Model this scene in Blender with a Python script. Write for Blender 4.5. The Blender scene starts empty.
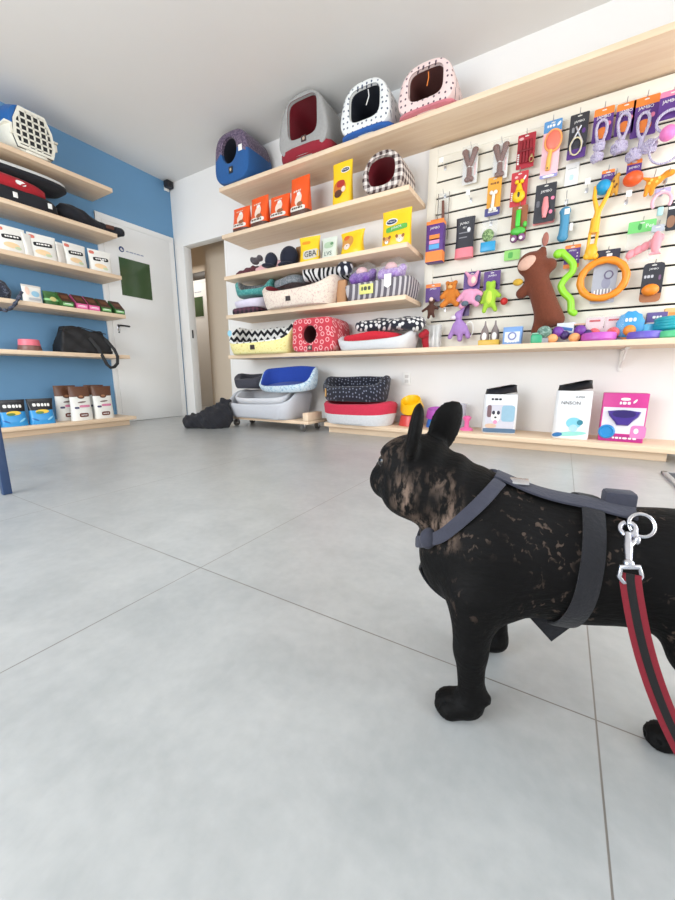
import bpy, math, random
import numpy as np
from mathutils import Matrix, Vector
random.seed(7)
PI = math.pi
scene = bpy.context.scene
COL = scene.collection

# ------------------------------------------------------------------ camera
CAM = np.array([4.324, -3.270, 0.516]); YAW = math.radians(30.871); PITCH = math.radians(-11.212); FPX = 370.88
cd = bpy.data.cameras.new('camera'); cam = bpy.data.objects.new('camera', cd); COL.objects.link(cam)
cam.location = CAM; cam.rotation_euler = (PI/2 + PITCH, 0, YAW)
cd.sensor_fit = 'VERTICAL'; cd.sensor_height = 36; cd.lens = FPX*36/900; cd.clip_start = .02
scene.camera = cam

# ------------------------------------------------------------------ light
scene.view_settings.view_transform = 'Standard'; scene.view_settings.look = 'None'
scene.view_settings.gamma = 1; scene.view_settings.use_curve_mapping = False
scene.view_settings.exposure = 0.20
world = bpy.data.worlds.new('sky'); scene.world = world; world.use_nodes = True
bg = world.node_tree.nodes['Background']; bg.inputs['Color'].default_value = (.80, .90, 1, 1); bg.inputs['Strength'].default_value = 1.1
def area(name, loc, rot, sx, sy, power, color):
    l = bpy.data.lights.new(name, 'AREA'); l.shape = 'RECTANGLE'; l.size = sx; l.size_y = sy; l.energy = power; l.color = color
    o = bpy.data.objects.new(name, l); o.location = loc; o.rotation_euler = rot; COL.objects.link(o); return o
# daylight entering through the glazed shop front behind the camera and the glazed door side on the right
area('shopfront_sky', (2.0, -5.30, 1.65), (PI/2-.18, 0, 0), 2.8, 1.5, 104, (.84, .925, 1))
area('shopfront_pavement', (2.0, -5.30, .5), (PI/2+.7, 0, 0), 2.8, .8, 52, (1, .89, .75))
area('side_sky', (7.10, -1.9, 1.5), (PI/2-.55, 0, PI/2), 3.6, 1.6, 82, (.86, .935, 1))
area('side_pavement', (7.10, -2.2, .5), (PI/2+.7, 0, PI/2), 3.6, .8, 44, (1, .87, .72))
area('hall_fill', (-1.2, 0.75, 2.35), (0, 0, 0), .8, .5, 9, (1, .96, .90))  # added fill lamp that brightens the hall

# ------------------------------------------------------------------ pixel -> point on a real plane of the room
FW = np.array([-math.sin(YAW)*math.cos(PITCH), math.cos(YAW)*math.cos(PITCH), math.sin(PITCH)])
RT = np.array([math.cos(YAW), math.sin(YAW), 0]); UPV = np.cross(RT, FW)
def on(px, py, ax, v):
    r = RT*(px-337.5)/FPX - UPV*(py-450)/FPX + FW
    return CAM + r*(v-CAM[ax])/r[ax]

# ------------------------------------------------------------------ materials
def lin(c):
    c = c/255
    return c/12.92 if c <= .04045 else ((c+.055)/1.055)**2.4
def RGB(c): return (lin(c[0]), lin(c[1]), lin(c[2]), 1)
class G:
    """small node-graph helper around one Principled material"""
    def __init__(s, name):
        s.mt = bpy.data.materials.new(name); s.mt.use_nodes = True; s.t = s.mt.node_tree
        s.b = s.t.nodes['Principled BSDF']; s._o = None
    def new(s, k): return s.t.nodes.new(k)
    def put(s, inp, v):
        if hasattr(v, 'is_linked'): s.t.links.new(v, inp)
        else: inp.default_value = v
    def co(s):
        if s._o is None: s._o = s.new('ShaderNodeTexCoord').outputs['Object']
        return s._o
    def m(s, op, a, b=0., c=0.):
        n = s.new('ShaderNodeMath'); n.operation = op
        s.put(n.inputs[0], a); s.put(n.inputs[1], b); s.put(n.inputs[2], c); return n.outputs[0]
    def xyz(s):
        n = s.new('ShaderNodeSeparateXYZ'); s.t.links.new(s.co(), n.inputs[0]); return n.outputs
    def map(s, scale=(1, 1, 1), rot=(0, 0, 0)):
        n = s.new('ShaderNodeMapping'); s.t.links.new(s.co(), n.inputs[0]); n.inputs['Scale'].default_value = scale; n.inputs['Rotation'].default_value = rot
        return n.outputs[0]
    def noise(s, scale, detail=3, vec=None, dist=0, rough=.5):
        n = s.new('ShaderNodeTexNoise'); n.inputs['Scale'].default_value = scale; n.inputs['Detail'].default_value = detail
        n.inputs['Distortion'].default_value = dist; n.inputs['Roughness'].default_value = rough
        s.t.links.new(vec or s.co(), n.inputs['Vector']); return n.outputs['Fac']
    def voro(s, scale, rnd=1., vec=None):
        n = s.new('ShaderNodeTexVoronoi'); n.inputs['Scale'].default_value = scale; n.inputs['Randomness'].default_value = rnd; n.voronoi_dimensions = '2D'
        s.t.links.new(vec or s.flat(), n.inputs['Vector']); return n.outputs['Distance']
    def flat(s):
        x, y, z = s.xyz(); n = s.new('ShaderNodeCombineXYZ'); s.put(n.inputs[0], s.m('ADD', x, s.m('MULTIPLY', y, .5))); s.put(n.inputs[1], s.m('ADD', z, s.m('MULTIPLY', y, .7))); return n.outputs[0]
    def step(s, v, lo, hi):
        n = s.new('ShaderNodeMapRange'); n.interpolation_type = 'SMOOTHSTEP'; s.put(n.inputs[0], v)
        n.inputs[1].default_value = lo; n.inputs[2].default_value = hi; return n.outputs[0]
    def mix(s, f, a, b):
        n = s.new('ShaderNodeMix'); n.data_type = 'RGBA'; s.put(n.inputs[0], f); s.put(n.inputs[6], a); s.put(n.inputs[7], b); return n.outputs[2]
    def bump(s, h, strength=.3, dist=.01):
        n = s.new('ShaderNodeBump'); n.inputs['Strength'].default_value = strength; n.inputs['Distance'].default_value = dist
        s.t.links.new(h, n.inputs['Height']); s.t.links.new(n.outputs[0], s.b.inputs['Normal'])
    def done(s, col, rough=.6, **k):
        s.put(s.b.inputs['Base Color'], col); s.put(s.b.inputs['Roughness'], rough)
        for a, v in k.items(): s.b.inputs[a].default_value = v
        return s.mt
_mc = {}
def mat(rgb, rough=.6, metal=0., noise=.08, scale=40, bump=0., trans=0., sheen=0., coat=0., alpha=1.):
    key = (tuple(rgb), rough, metal, noise, scale, bump, trans, sheen, coat, alpha)
    if key in _mc: return _mc[key]
    g = G('m_%d_%d_%d' % tuple(rgb)); c = RGB(rgb); n = g.noise(scale)
    dk = tuple(x*(1-noise) for x in c[:3])+(1,); lt = tuple(min(1, x*(1+noise*.6)) for x in c[:3])+(1,)
    if bump: g.bump(g.noise(scale*3, 4), bump, .004)
    k = {'Metallic': metal, 'Transmission Weight': trans, 'Sheen Weight': sheen, 'Coat Weight': coat, 'Alpha': alpha}
    _mc[key] = g.done(g.mix(n, dk, lt), rough, **k); return _mc[key]
def fab(rgb, **k): return mat(rgb, .9, noise=.15, scale=60, bump=.35, sheen=.08, **k)
def foil(rgb): return mat(rgb, .32, noise=.06, scale=18, bump=.12)
def plas(rgb): return mat(rgb, .35, noise=.03)

def wood_mat(name, a, b, axis):
    g = G(name); sc = [14, 14, 14]; sc[axis] = .8
    n = g.noise(1.6, 5, g.map(sc), .6); f = g.noise(9, 2, g.map(sc))
    v = g.m('ADD', g.m('MULTIPLY', n, .75), g.m('MULTIPLY', f, .25))
    return g.done(g.mix(g.step(v, .3, .7), RGB(a), RGB(b)), .5)
WOODX = wood_mat('birch_x', (226, 197, 166), (236, 212, 184), 0)
WOODY = wood_mat('birch_y', (226, 197, 166), (236, 212, 184), 1)
def wall_mat(name, c, bump=.04):
    g = G(name); n = g.noise(3, 3); g.bump(g.noise(220, 3), bump, .002)
    r = RGB(c); return g.done(g.mix(n, tuple(x*.97 for x in r[:3])+(1,), r), .75)
WHITEW = wall_mat('white_paint', (239, 236, 233)); BLUEW = wall_mat('blue_paint', (105, 150, 188)); CEILM = wall_mat('ceiling_paint', (228, 226, 223))
BEIGEW = wall_mat('hall_paint', (214, 199, 180)); DOORM = wall_mat('door_lacquer', (240, 239, 237), .01)

def floor_mat():
    g = G('porcelain_tile'); x, y, z = g.xyz()
    n1 = g.noise(1.1, 5, None, .4, .6); n2 = g.noise(6, 6, None, .3, .65); n3 = g.noise(38, 3)
    v = g.m('ADD', g.m('MULTIPLY', n1, .3), g.m('ADD', g.m('MULTIPLY', n2, .5), g.m('MULTIPLY', n3, .2)))
    col = g.mix(g.step(v, .30, .72), RGB((160, 163, 163)), RGB((188, 189, 188)))
    # large slabs: 0.9 m across, 1.8 m deep
    fx = g.m('ABSOLUTE', g.m('SUBTRACT', g.m('FRACT', g.m('DIVIDE', g.m('ADD', x, .45-3.519+9), .9)), .5))
    fy = g.m('ABSOLUTE', g.m('SUBTRACT', g.m('FRACT', g.m('DIVIDE', g.m('ADD', y, .9+2.658+9), 1.8)), .5))
    d = g.m('MINIMUM', g.m('MULTIPLY', fx, .9), g.m('MULTIPLY', fy, 1.8))
    line = g.m('SUBTRACT', 1., g.step(d, .0007, .0018))
    col = g.mix(g.m('MULTIPLY', line, .9), col, RGB((108, 100, 92)))
    g.bump(g.m('SUBTRACT', 1., line), .25, .002)
    return g.done(col, g.m('ADD', .30, g.m('MULTIPLY', n2, .10)), **{'Specular IOR Level': .8, 'Coat Weight': .6, 'Coat Roughness': .34})
FLOORM = floor_mat()

WHITE = mat((240, 238, 234), .5); BLACK = mat((24, 24, 27), .5); CHROME = mat((205, 205, 210), .22, 1.); DARK = mat((38, 38, 42), .5)
CLEAR = mat((235, 240, 242), .08, noise=.02, alpha=.2); FILM = mat((240, 243, 247), .12, noise=.02, alpha=.10)
PURPLE = mat((88, 48, 128), .45); ORANGE = mat((240, 132, 52), .45); RED = mat((196, 38, 44), .5); PINK = mat((236, 130, 165), .5)
YELLOW = mat((246, 200, 30), .4); BLUE = mat((44, 122, 196), .45); GREEN = mat((120, 196, 72), .45); TEAL = mat((38, 168, 182), .4)

def m_dots(name, base, dot, scale, r, rnd=.25):
    g = G(name); d = g.voro(scale, rnd); return g.done(g.mix(g.step(d, r, r+.08), RGB(dot), RGB(base)), .9, **{'Sheen Weight': .2})
def m_rings(name, base, ring, scale, r0, r1, rnd=.3):
    g = G(name); d = g.voro(scale, rnd); v = g.m('MULTIPLY', g.step(d, r0-.04, r0+.04), g.m('SUBTRACT', 1., g.step(d, r1-.04, r1+.04)))
    return g.done(g.mix(v, RGB(base), RGB(ring)), .9, **{'Sheen Weight': .2})
def m_stripes(name, a, b, period, axis='x', duty=.5):
    g = G(name); x, y, z = g.xyz(); v = {'x': g.m('ADD', x, y), 'z': z}[axis]
    f = g.m('FRACT', g.m('ADD', g.m('DIVIDE', v, period), 50.)); w = g.m('ADD', f, g.m('MULTIPLY', g.noise(25), .12))
    return g.done(g.mix(g.step(w, duty, duty+.08), RGB(a), RGB(b)), .9)
def m_plaid(name, a, b, period):
    g = G(name); x, y, z = g.xyz(); u = g.m('ADD', x, y)
    s1 = g.step(g.m('FRACT', g.m('ADD', g.m('DIVIDE', u, period), 50.)), .48, .54); s2 = g.step(g.m('FRACT', g.m('ADD', g.m('DIVIDE', z, period), 50.)), .48, .54)
    return g.done(g.mix(g.m('MULTIPLY', g.m('ADD', s1, s2), .5), RGB(b), RGB(a)), .92)
def m_chevron(name, a, b, px, pz):
    g = G(name); x, y, z = g.xyz()
    t = g.m('PINGPONG', g.m('ADD', g.m('ADD', x, y), 5.), px); f = g.m('FRACT', g.m('ADD', g.m('DIVIDE', g.m('ADD', z, g.m('MULTIPLY', t, .9)), pz), 50.))
    return g.done(g.mix(g.step(f, .47, .53), RGB(a), RGB(b)), .9)
def m_zebra(name, a, b, scale, dist=6):
    g = G(name); n = g.new('ShaderNodeTexWave'); n.inputs['Scale'].default_value = scale; n.inputs['Distortion'].default_value = dist; n.inputs['Detail'].default_value = 1
    n.inputs['Detail Scale'].default_value = 1.2; g.t.links.new(g.co(), n.inputs['Vector'])
    return g.done(g.mix(g.step(n.outputs['Fac'], .45, .55), RGB(a), RGB(b)), .9)
def m_speck(name, a, b, scale, lo=.45, hi=.6):
    g = G(name); n = g.noise(scale, 5, None, .5, .7); return g.done(g.mix(g.step(n, lo, hi), RGB(a), RGB(b)), .88, **{'Sheen Weight': .2})

# ------------------------------------------------------------------ mesh builder
def rotz(a): return np.array([[math.cos(a), -math.sin(a), 0], [math.sin(a), math.cos(a), 0], [0, 0, 1.]])
def rotx(a): return np.array([[1., 0, 0], [0, math.cos(a), -math.sin(a)], [0, math.sin(a), math.cos(a)]])
def roty(a): return np.array([[math.cos(a), 0, math.sin(a)], [0, 1., 0], [-math.sin(a), 0, math.cos(a)]])
_tx = {}
def text_geo(s):
    if s not in _tx:
        cu = bpy.data.curves.new('t', 'FONT'); cu.body = s; cu.resolution_u = 2; cu.size = 1; cu.align_x = 'CENTER'
        o = bpy.data.objects.new('t', cu); COL.objects.link(o)
        me = bpy.data.meshes.new_from_object(o.evaluated_get(bpy.context.evaluated_depsgraph_get()))
        V = np.array([v.co[:2] for v in me.vertices]); F = [tuple(p.vertices) for p in me.polygons]
        bpy.data.objects.remove(o); bpy.data.curves.remove(cu); bpy.data.meshes.remove(me)
        V[:, 0] -= (V[:, 0].max()+V[:, 0].min())/2; V[:, 1] -= (V[:, 1].max()+V[:, 1].min())/2
        V /= (V[:, 1].max()-V[:, 1].min())
        _tx[s] = (V, F, V[:, 0].max()-V[:, 0].min())
    return _tx[s]
_bx = {}
def box_geo(sx, sy, sz, r, seg=2):
    import bmesh
    k = (round(sx, 4), round(sy, 4), round(sz, 4), round(r, 4), seg)
    if k not in _bx:
        bm = bmesh.new(); bmesh.ops.create_cube(bm, size=1)
        for v in bm.verts: v.co = Vector((v.co.x*sx, v.co.y*sy, v.co.z*sz))
        if r > 0: bmesh.ops.bevel(bm, geom=bm.edges[:], offset=min(r, .49*min(sx, sy, sz)), segments=seg, profile=.5, affect='EDGES')
        bm.verts.index_update(); _bx[k] = (np.array([v.co[:] for v in bm.verts]), [tuple(v.index for v in f.verts) for f in bm.faces]); bm.free()
    return _bx[k]
class MB:
    def __init__(s): s.V = []; s.F = []; s.I = []; s.M = []; s.n = 0
    def mi(s, m):
        if m not in s.M: s.M.append(m)
        return s.M.index(m)
    def add(s, V, F, m):
        V = np.asarray(V, float)
        s.V.append(V); n = s.n; s.F += [tuple(i+n for i in f) for f in F]
        s.I += ([s.mi(x) for x in m] if isinstance(m, list) else [s.mi(m)]*len(F)); s.n += len(V); return s
    def box(s, c, d, m, r=.002, R=None, seg=2):
        V, F = box_geo(*d, r, seg)
        if R is not None: V = V @ R.T
        return s.add(V+np.array(c), F, m)
    def ell(s, c, r, m, R=None, nu=16, nv=10):
        V = [(0, 0, -1.)]; F = []
        for j in range(1, nv):
            a = PI*j/nv
            for i in range(nu): b = 2*PI*i/nu; V.append((math.sin(a)*math.cos(b), math.sin(a)*math.sin(b), -math.cos(a)))
        V.append((0, 0, 1.)); T = len(V)-1
        for i in range(nu):
            k = (i+1) % nu; F.append((0, 1+k, 1+i)); F.append((T, T-nu+i, T-nu+k))
            for j in range(nv-2): a = 1+j*nu; F.append((a+i, a+k, a+nu+k, a+nu+i))
        V = np.array(V)*np.array(r if hasattr(r, '__len__') else (r, r, r))
        if R is not None: V = V @ R.T
        return s.add(V+np.array(c), F, m)
    def loft(s, rings, m, cap0=True, cap1=True, closed=False):
        n = len(rings[0]); V = np.concatenate([np.asarray(r, float) for r in rings]); F = []; K = len(rings)
        for j in range(K if closed else K-1):
            a = j*n; b = ((j+1) % K)*n
            for i in range(n): k = (i+1) % n; F.append((a+i, a+k, b+k, b+i))
        if not closed:
            if cap0: F.append(tuple(range(n))[::-1])
            if cap1: F.append(tuple(range((K-1)*n, K*n)))
        return s.add(V, F, m)
    def tube(s, P, r, m, seg=8, closed=False, flat=None, up=None):
        """tube along P; r scalar or list; flat=(w,t) gives a strap section"""
        P = np.array(P, float); K = len(P); rings = []; pu = None
        for i in range(K):
            if closed: t = P[(i+1) % K]-P[i-1]
            else: t = P[min(i+1, K-1)]-P[max(i-1, 0)]
            t = t/(np.linalg.norm(t)+1e-12)
            if up is not None: u = np.array(up[i] if np.ndim(up) > 1 else up, float)
            elif pu is not None: u = pu
            else: u = np.array([0, 0, 1.]) if abs(t[2]) < .9 else np.array([0, 1., 0])
            u = u-t*(u@t); u /= np.linalg.norm(u)+1e-12; pu = u; w = np.cross(t, u); rr = r[i] if hasattr(r, '__len__') else r
            ring = []
            for k in range(seg):
                a = 2*PI*k/seg
                if flat: ca, sa = math.cos(a), math.sin(a); q = max(abs(ca)**4+abs(sa)**4, 1e-9)**.25; ring.append(P[i]+w*ca/q*flat[0]/2+u*sa/q*flat[1]/2)
                else: ring.append(P[i]+rr*(w*math.cos(a)+u*math.sin(a)))
            rings.append(ring)
        return s.loft(rings, m, closed=closed)
    def cyl(s, c, r, h, m, seg=20, r2=None, R=None, bev=.0):
        r2 = r if r2 is None else r2; prof = [(r, 0), (r2, h)] if not bev else [(r-bev, 0), (r, bev), (r2, h-bev), (r2-bev, h)]
        rings = []
        for q, z in prof:
            ring = np.array([(q*math.cos(2*PI*i/seg), q*math.sin(2*PI*i/seg), z) for i in range(seg)])
            rings.append((ring @ R.T if R is not None else ring)+np.array(c))
        return s.loft(rings, m)
    def lathe(s, prof, m, c=(0, 0, 0), seg=28, R=None, cap0=True, cap1=True):
        rings = []
        for q, z in prof:
            ring = np.array([(q*math.cos(2*PI*i/seg), q*math.sin(2*PI*i/seg), z) for i in range(seg)])
            rings.append((ring @ R.T if R is not None else ring)+np.array(c))
        return s.loft(rings, m, cap0, cap1)
    def prism(s, pts, y0, y1, m, bev=0.):
        """outline in XZ (counter-clockwise seen from -Y) extruded from y0 (front) to y1"""
        P = np.array(pts, float); c = P.mean(0)
        f = lambda Q, y: np.column_stack([Q[:, 0], np.full(len(Q), y), Q[:, 1]])
        if bev: Q = c+(P-c)*(1-bev/np.maximum(np.linalg.norm(P-c, axis=1), 1e-6))[:, None]; rings = [f(Q, y0), f(P, y0+bev*np.sign(y1-y0)), f(P, y1)]
        else: rings = [f(P, y0), f(P, y1)]
        return s.loft(rings[::-1], m)
    def text(s, t, cx, cz, h, m, y=0., wmax=None, rot=0.):
        V, F, w = text_geo(t); sx = h
        if wmax and w*h > wmax: sx = wmax/w
        X = V[:, 0]*sx; Z = V[:, 1]*h; x = cx+X*math.cos(rot)-Z*math.sin(rot); z = cz+X*math.sin(rot)+Z*math.cos(rot)
        yy = np.array([y(a, b) for a, b in zip(x, z)]) if callable(y) else np.full(len(x), y)
        return s.add(np.column_stack([x, yy, z]), F, m)
    def decal(s, cx, cz, w, h, m, y=0., p=2.5, n=28, rot=0.):
        """flat printed patch (superellipse of power p) laid on the surface y(x,z)"""
        V = [(0, 0)]
        K = 3
        for k in range(1, K+1):
            for i in range(n):
                a = 2*PI*i/n; ca, sa = math.cos(a), math.sin(a); q = (abs(ca)**p+abs(sa)**p)**(1/p); V.append((ca/q*w/2*k/K, sa/q*h/2*k/K))
        V = np.array(V); x = cx+V[:, 0]*math.cos(rot)-V[:, 1]*math.sin(rot); z = cz+V[:, 0]*math.sin(rot)+V[:, 1]*math.cos(rot); F = []
        for i in range(n):
            j = (i+1) % n; F.append((0, 1+i, 1+j))
            for k in range(K-1): a = 1+k*n; F.append((a+i, a+n+i, a+n+j, a+j))
        yy = np.array([y(a, b) for a, b in zip(x, z)]) if callable(y) else np.full(len(x), y)
        return s.add(np.column_stack([x, yy, z]), F, m)
    def marks(s, cx, cz, w, h, m, y=0., n=4, rot=0.):
        # a line of print too small to read: a row of short strokes
        r = random.Random(int(cx*1e4+cz*1e4+n)); c = [r.uniform(.6, 1.4) for _ in range(n)]; t = sum(c); x = -w/2
        for q in c:
            k = w*q/t; s.decal(cx+(x+k/2)*math.cos(rot), cz+(x+k/2)*math.sin(rot), k*.78, h, m, y, 6, 12, rot); x += k
        return s
    def sdf(s, f, lo, hi, h, m):
        V, F = surfnet(f, lo, hi, h); return s.add(V, F, m)
    def build(s, name, parent=None, smooth=40):
        me = bpy.data.meshes.new(name); V = np.concatenate(s.V)
        me.from_pydata(V.tolist(), [], s.F)
        for m in s.M: me.materials.append(m)
        me.polygons.foreach_set('material_index', s.I)
        if smooth:
            me.polygons.foreach_set('use_smooth', [True]*len(me.polygons)); me.set_sharp_from_angle(angle=math.radians(smooth))
        me.update(); o = bpy.data.objects.new(name, me); COL.objects.link(o)
        if parent is not None: o.parent = parent
        return o

# ------------------------------------------------------------------ signed-distance bodies -> one continuous mesh
def sd_caps(P, a, b, ra, rb):
    a = np.array(a, float); b = np.array(b, float); ab = b-a
    t = np.clip(((P-a) @ ab)/(ab @ ab+1e-12), 0, 1); return np.linalg.norm(P-a-t[..., None]*ab, axis=-1)-(ra+(rb-ra)*t)
def sd_ell(P, c, r, R=None):
    q = P-np.array(c, float)
    if R is not None: q = q @ R
    r = np.array(r, float); k0 = np.linalg.norm(q/r, axis=-1); k1 = np.linalg.norm(q/r**2, axis=-1); return k0*(k0-1)/(k1+1e-9)
def union(prims, k):
    def f(P):
        acc = None
        for p in prims:
            d = sd_caps(P, *p[1:]) if p[0] == 'c' else sd_ell(P, *p[1:])
            e = np.exp(-np.clip(d/k, -60, 60)); acc = e if acc is None else acc+e
        return -k*np.log(acc+1e-30)
    return f
def surfnet(f, lo, hi, h):
    ax = [np.arange(lo[i], hi[i]+h, h) for i in range(3)]; X = np.stack(np.meshgrid(*ax, indexing='ij'), -1); v = f(X); s = v < 0
    sh = np.array(v.shape)-1; acc = np.zeros((*sh, 3)); cnt = np.zeros(sh)
    sl = lambda d: tuple(slice(d[i], d[i]+sh[i]) for i in range(3))
    cs = [(i, j, k) for i in (0, 1) for j in (0, 1) for k in (0, 1)]
    for c in cs:
        for a in range(3):
            if c[a] == 0:
                d = list(c); d[a] = 1; d = tuple(d); va, vb = v[sl(c)], v[sl(d)]; cr = (va < 0) != (vb < 0)
                t = np.where(cr, va/np.where(cr, va-vb, 1), 0); p = np.zeros((*sh, 3)); p[...] = c; p[..., a] += t
                acc += p*cr[..., None]; cnt += cr
    act = cnt > 0; idx = -np.ones(sh, int); idx[act] = np.arange(act.sum()); I = np.argwhere(act)
    V = np.array(lo)+h*(I+acc[act]/cnt[act][:, None]); F = []
    for a in range(3):
        b, c = (a+1) % 3, (a+2) % 3; n0 = [slice(None)]*3; n1 = [slice(None)]*3; n0[a] = slice(0, -1); n1[a] = slice(1, None)
        s0, s1 = s[tuple(n0)], s[tuple(n1)]
        for p in np.argwhere(s0 != s1):
            if p[b] == 0 or p[c] == 0 or p[b] >= sh[b] or p[c] >= sh[c]: continue
            q = []
            for db, dc in ((-1, -1), (0, -1), (0, 0), (-1, 0)):
                r = p.copy(); r[b] += db; r[c] += dc; q.append(idx[tuple(r)])
            if min(q) < 0: continue
            F.append(tuple(int(x) for x in (q if s0[tuple(p)] else q[::-1])))
    return V, F

# ------------------------------------------------------------------ scene objects
def tag(o, label, cat, group=None, kind=None):
    o['label'] = label; o['category'] = cat
    if group: o['group'] = group
    if kind: o['kind'] = kind
    return o
def thing(name, label, cat, loc=(0, 0, 0), rz=0., group=None):
    o = bpy.data.objects.new(name, None); o.empty_display_size = .05; COL.objects.link(o); o.location = [float(x) for x in loc]; o.rotation_euler = (0, 0, rz)
    return tag(o, label, cat, group)
def solo(name, label, cat, mb, loc=(0, 0, 0), rz=0., group=None, smooth=40):
    o = mb.build(name, None, smooth); o.location = [float(x) for x in loc]; o.rotation_euler = (0, 0, rz); return tag(o, label, cat, group)
def struct(name, mb, label, cat):
    o = mb.build(name, None); return tag(o, label, cat, None, 'structure')
def clone(o, loc, rz, label):
    def cp(a, par):
        c = a.copy(); COL.objects.link(c)
        if par is not None: c.parent = par
        for ch in a.children: cp(ch, c)
        return c
    c = cp(o, None); c.location = [float(x) for x in loc]; c.rotation_euler = (0, 0, rz); c['label'] = label; return c
def wob(n, a, seed, f=3):
    r = random.Random(seed); ph = [r.uniform(0, 6.28) for _ in range(f)]; am = [r.uniform(.4, 1)/(i+1) for i in range(f)]
    return [a*sum(am[k]*math.sin((k+1)*2*PI*i/n+ph[k]) for k in range(f)) for i in range(n)]
def sup(w, d, n, p=3., x0=0, y0=0):
    out = []
    for i in range(n):
        a = 2*PI*i/n-PI/2; ca, sa = math.cos(a), math.sin(a); q = (abs(ca)**p+abs(sa)**p)**(1/p); out.append((x0+ca/q*w/2, y0+sa/q*d/2))
    return out

# ================================================================== THE SETTING
mb = MB(); mb.box((2.6, -2.0, -.05), (9.4, 7.0, .1), FLOORM, 0); struct('floor', mb, 'pale grey porcelain tile floor', 'floor')
mb = MB(); mb.box((2.6, -2.0, 2.85), (9.4, 7.0, .1), CEILM, 0); struct('ceiling', mb, 'plain off-white ceiling', 'ceiling')
mb = MB(); mb.box((-.05, -2.7, 1.4), (.1, 5.4, 2.8), BLUEW, 0); struct('wall_left', mb, 'blue painted wall behind the left shelves', 'wall')
mb = MB()
for x0, x1, z0, z1 in ((0, .165, 0, 2.8), (.165, .885, 2.089, 2.8), (.885, 7.2, 0, 2.8)): mb.box(((x0+x1)/2, .05, (z0+z1)/2), (x1-x0, .10, z1-z0), WHITEW, 0)
struct('wall_back', mb, 'white wall with the doorway and the long shelves', 'wall')
def holed(x0, x1, o0, o1, z0, z1, put):
    for a, b, c, d in ((x0, o0, 0, 2.8), (o1, x1, 0, 2.8), (o0, o1, 0, z0), (o0, o1, z1, 2.8)):
        if b-a > .001 and d-c > .001: put((a+b)/2, b-a, (c+d)/2, d-c)
mb = MB(); holed(-5.4, 0, -4.4, -.6, .05, 2.35, lambda m, w, z, h: mb.box((7.25, m, z), (.1, w, h), WHITEW, 0)); struct('wall_right', mb, 'white wall around the glazed side', 'wall')
mb = MB(); holed(0, 7.2, .9, 6.9, .05, 2.45, lambda m, w, z, h: mb.box((m, -5.45, z), (w, .1, h), WHITEW, 0)); struct('wall_front', mb, 'white wall around the glazed shop front', 'wall')
def glazing(name, label, o0, o1, z0, z1, n, put):
    fr = MB()
    for k in range(n+1): put(fr, o0+(o1-o0)*k/n, .06, (z0+z1)/2, z1-z0, .06, DARK)
    for z in (z0+.03, z1-.03): put(fr, (o0+o1)/2, o1-o0, z, .06, .06, DARK)
    w = struct(name, fr, label, 'window')
    for k in range(n):
        g = MB(); put(g, o0+(o1-o0)*(k+.5)/n, (o1-o0)/n-.06, (z0+z1)/2, z1-z0-.1, .008, CLEAR); g.build('pane', w)
glazing('window_1', 'dark framed glazed shop front', .9, 6.9, .05, 2.45, 5, lambda b, m, w, z, h, t, k: b.box((m, -5.45, z), (w, t, h), k, 0))
glazing('window_2', 'dark framed glazed side of the shop', -4.4, -.6, .05, 2.35, 3, lambda b, m, w, z, h, t, k: b.box((7.25, m, z), (t, w, h), k, 0))
# hall behind the doorway
mb = MB()
mb.box((.67, .50, 1.4), (1.30, .08, 2.8), BEIGEW, 0); mb.box((-1.0, 1.33, 1.4), (2.0, .1, 2.8), BEIGEW, 0)
mb.box((-2.05, .6, 1.4), (.1, 1.5, 2.8), BEIGEW, 0); mb.box((1.36, .3, 1.4), (.1, .4, 2.8), BEIGEW, 0); mb.box((-1.0, .06, 1.4), (2.0, .12, 2.8), BEIGEW, 0); mb.box((-.04, .92, 1.4), (.08, .8, 2.8), BEIGEW, 0)
struct('wall_hall', mb, 'beige walls of the hall seen through the doorway', 'wall')

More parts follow.
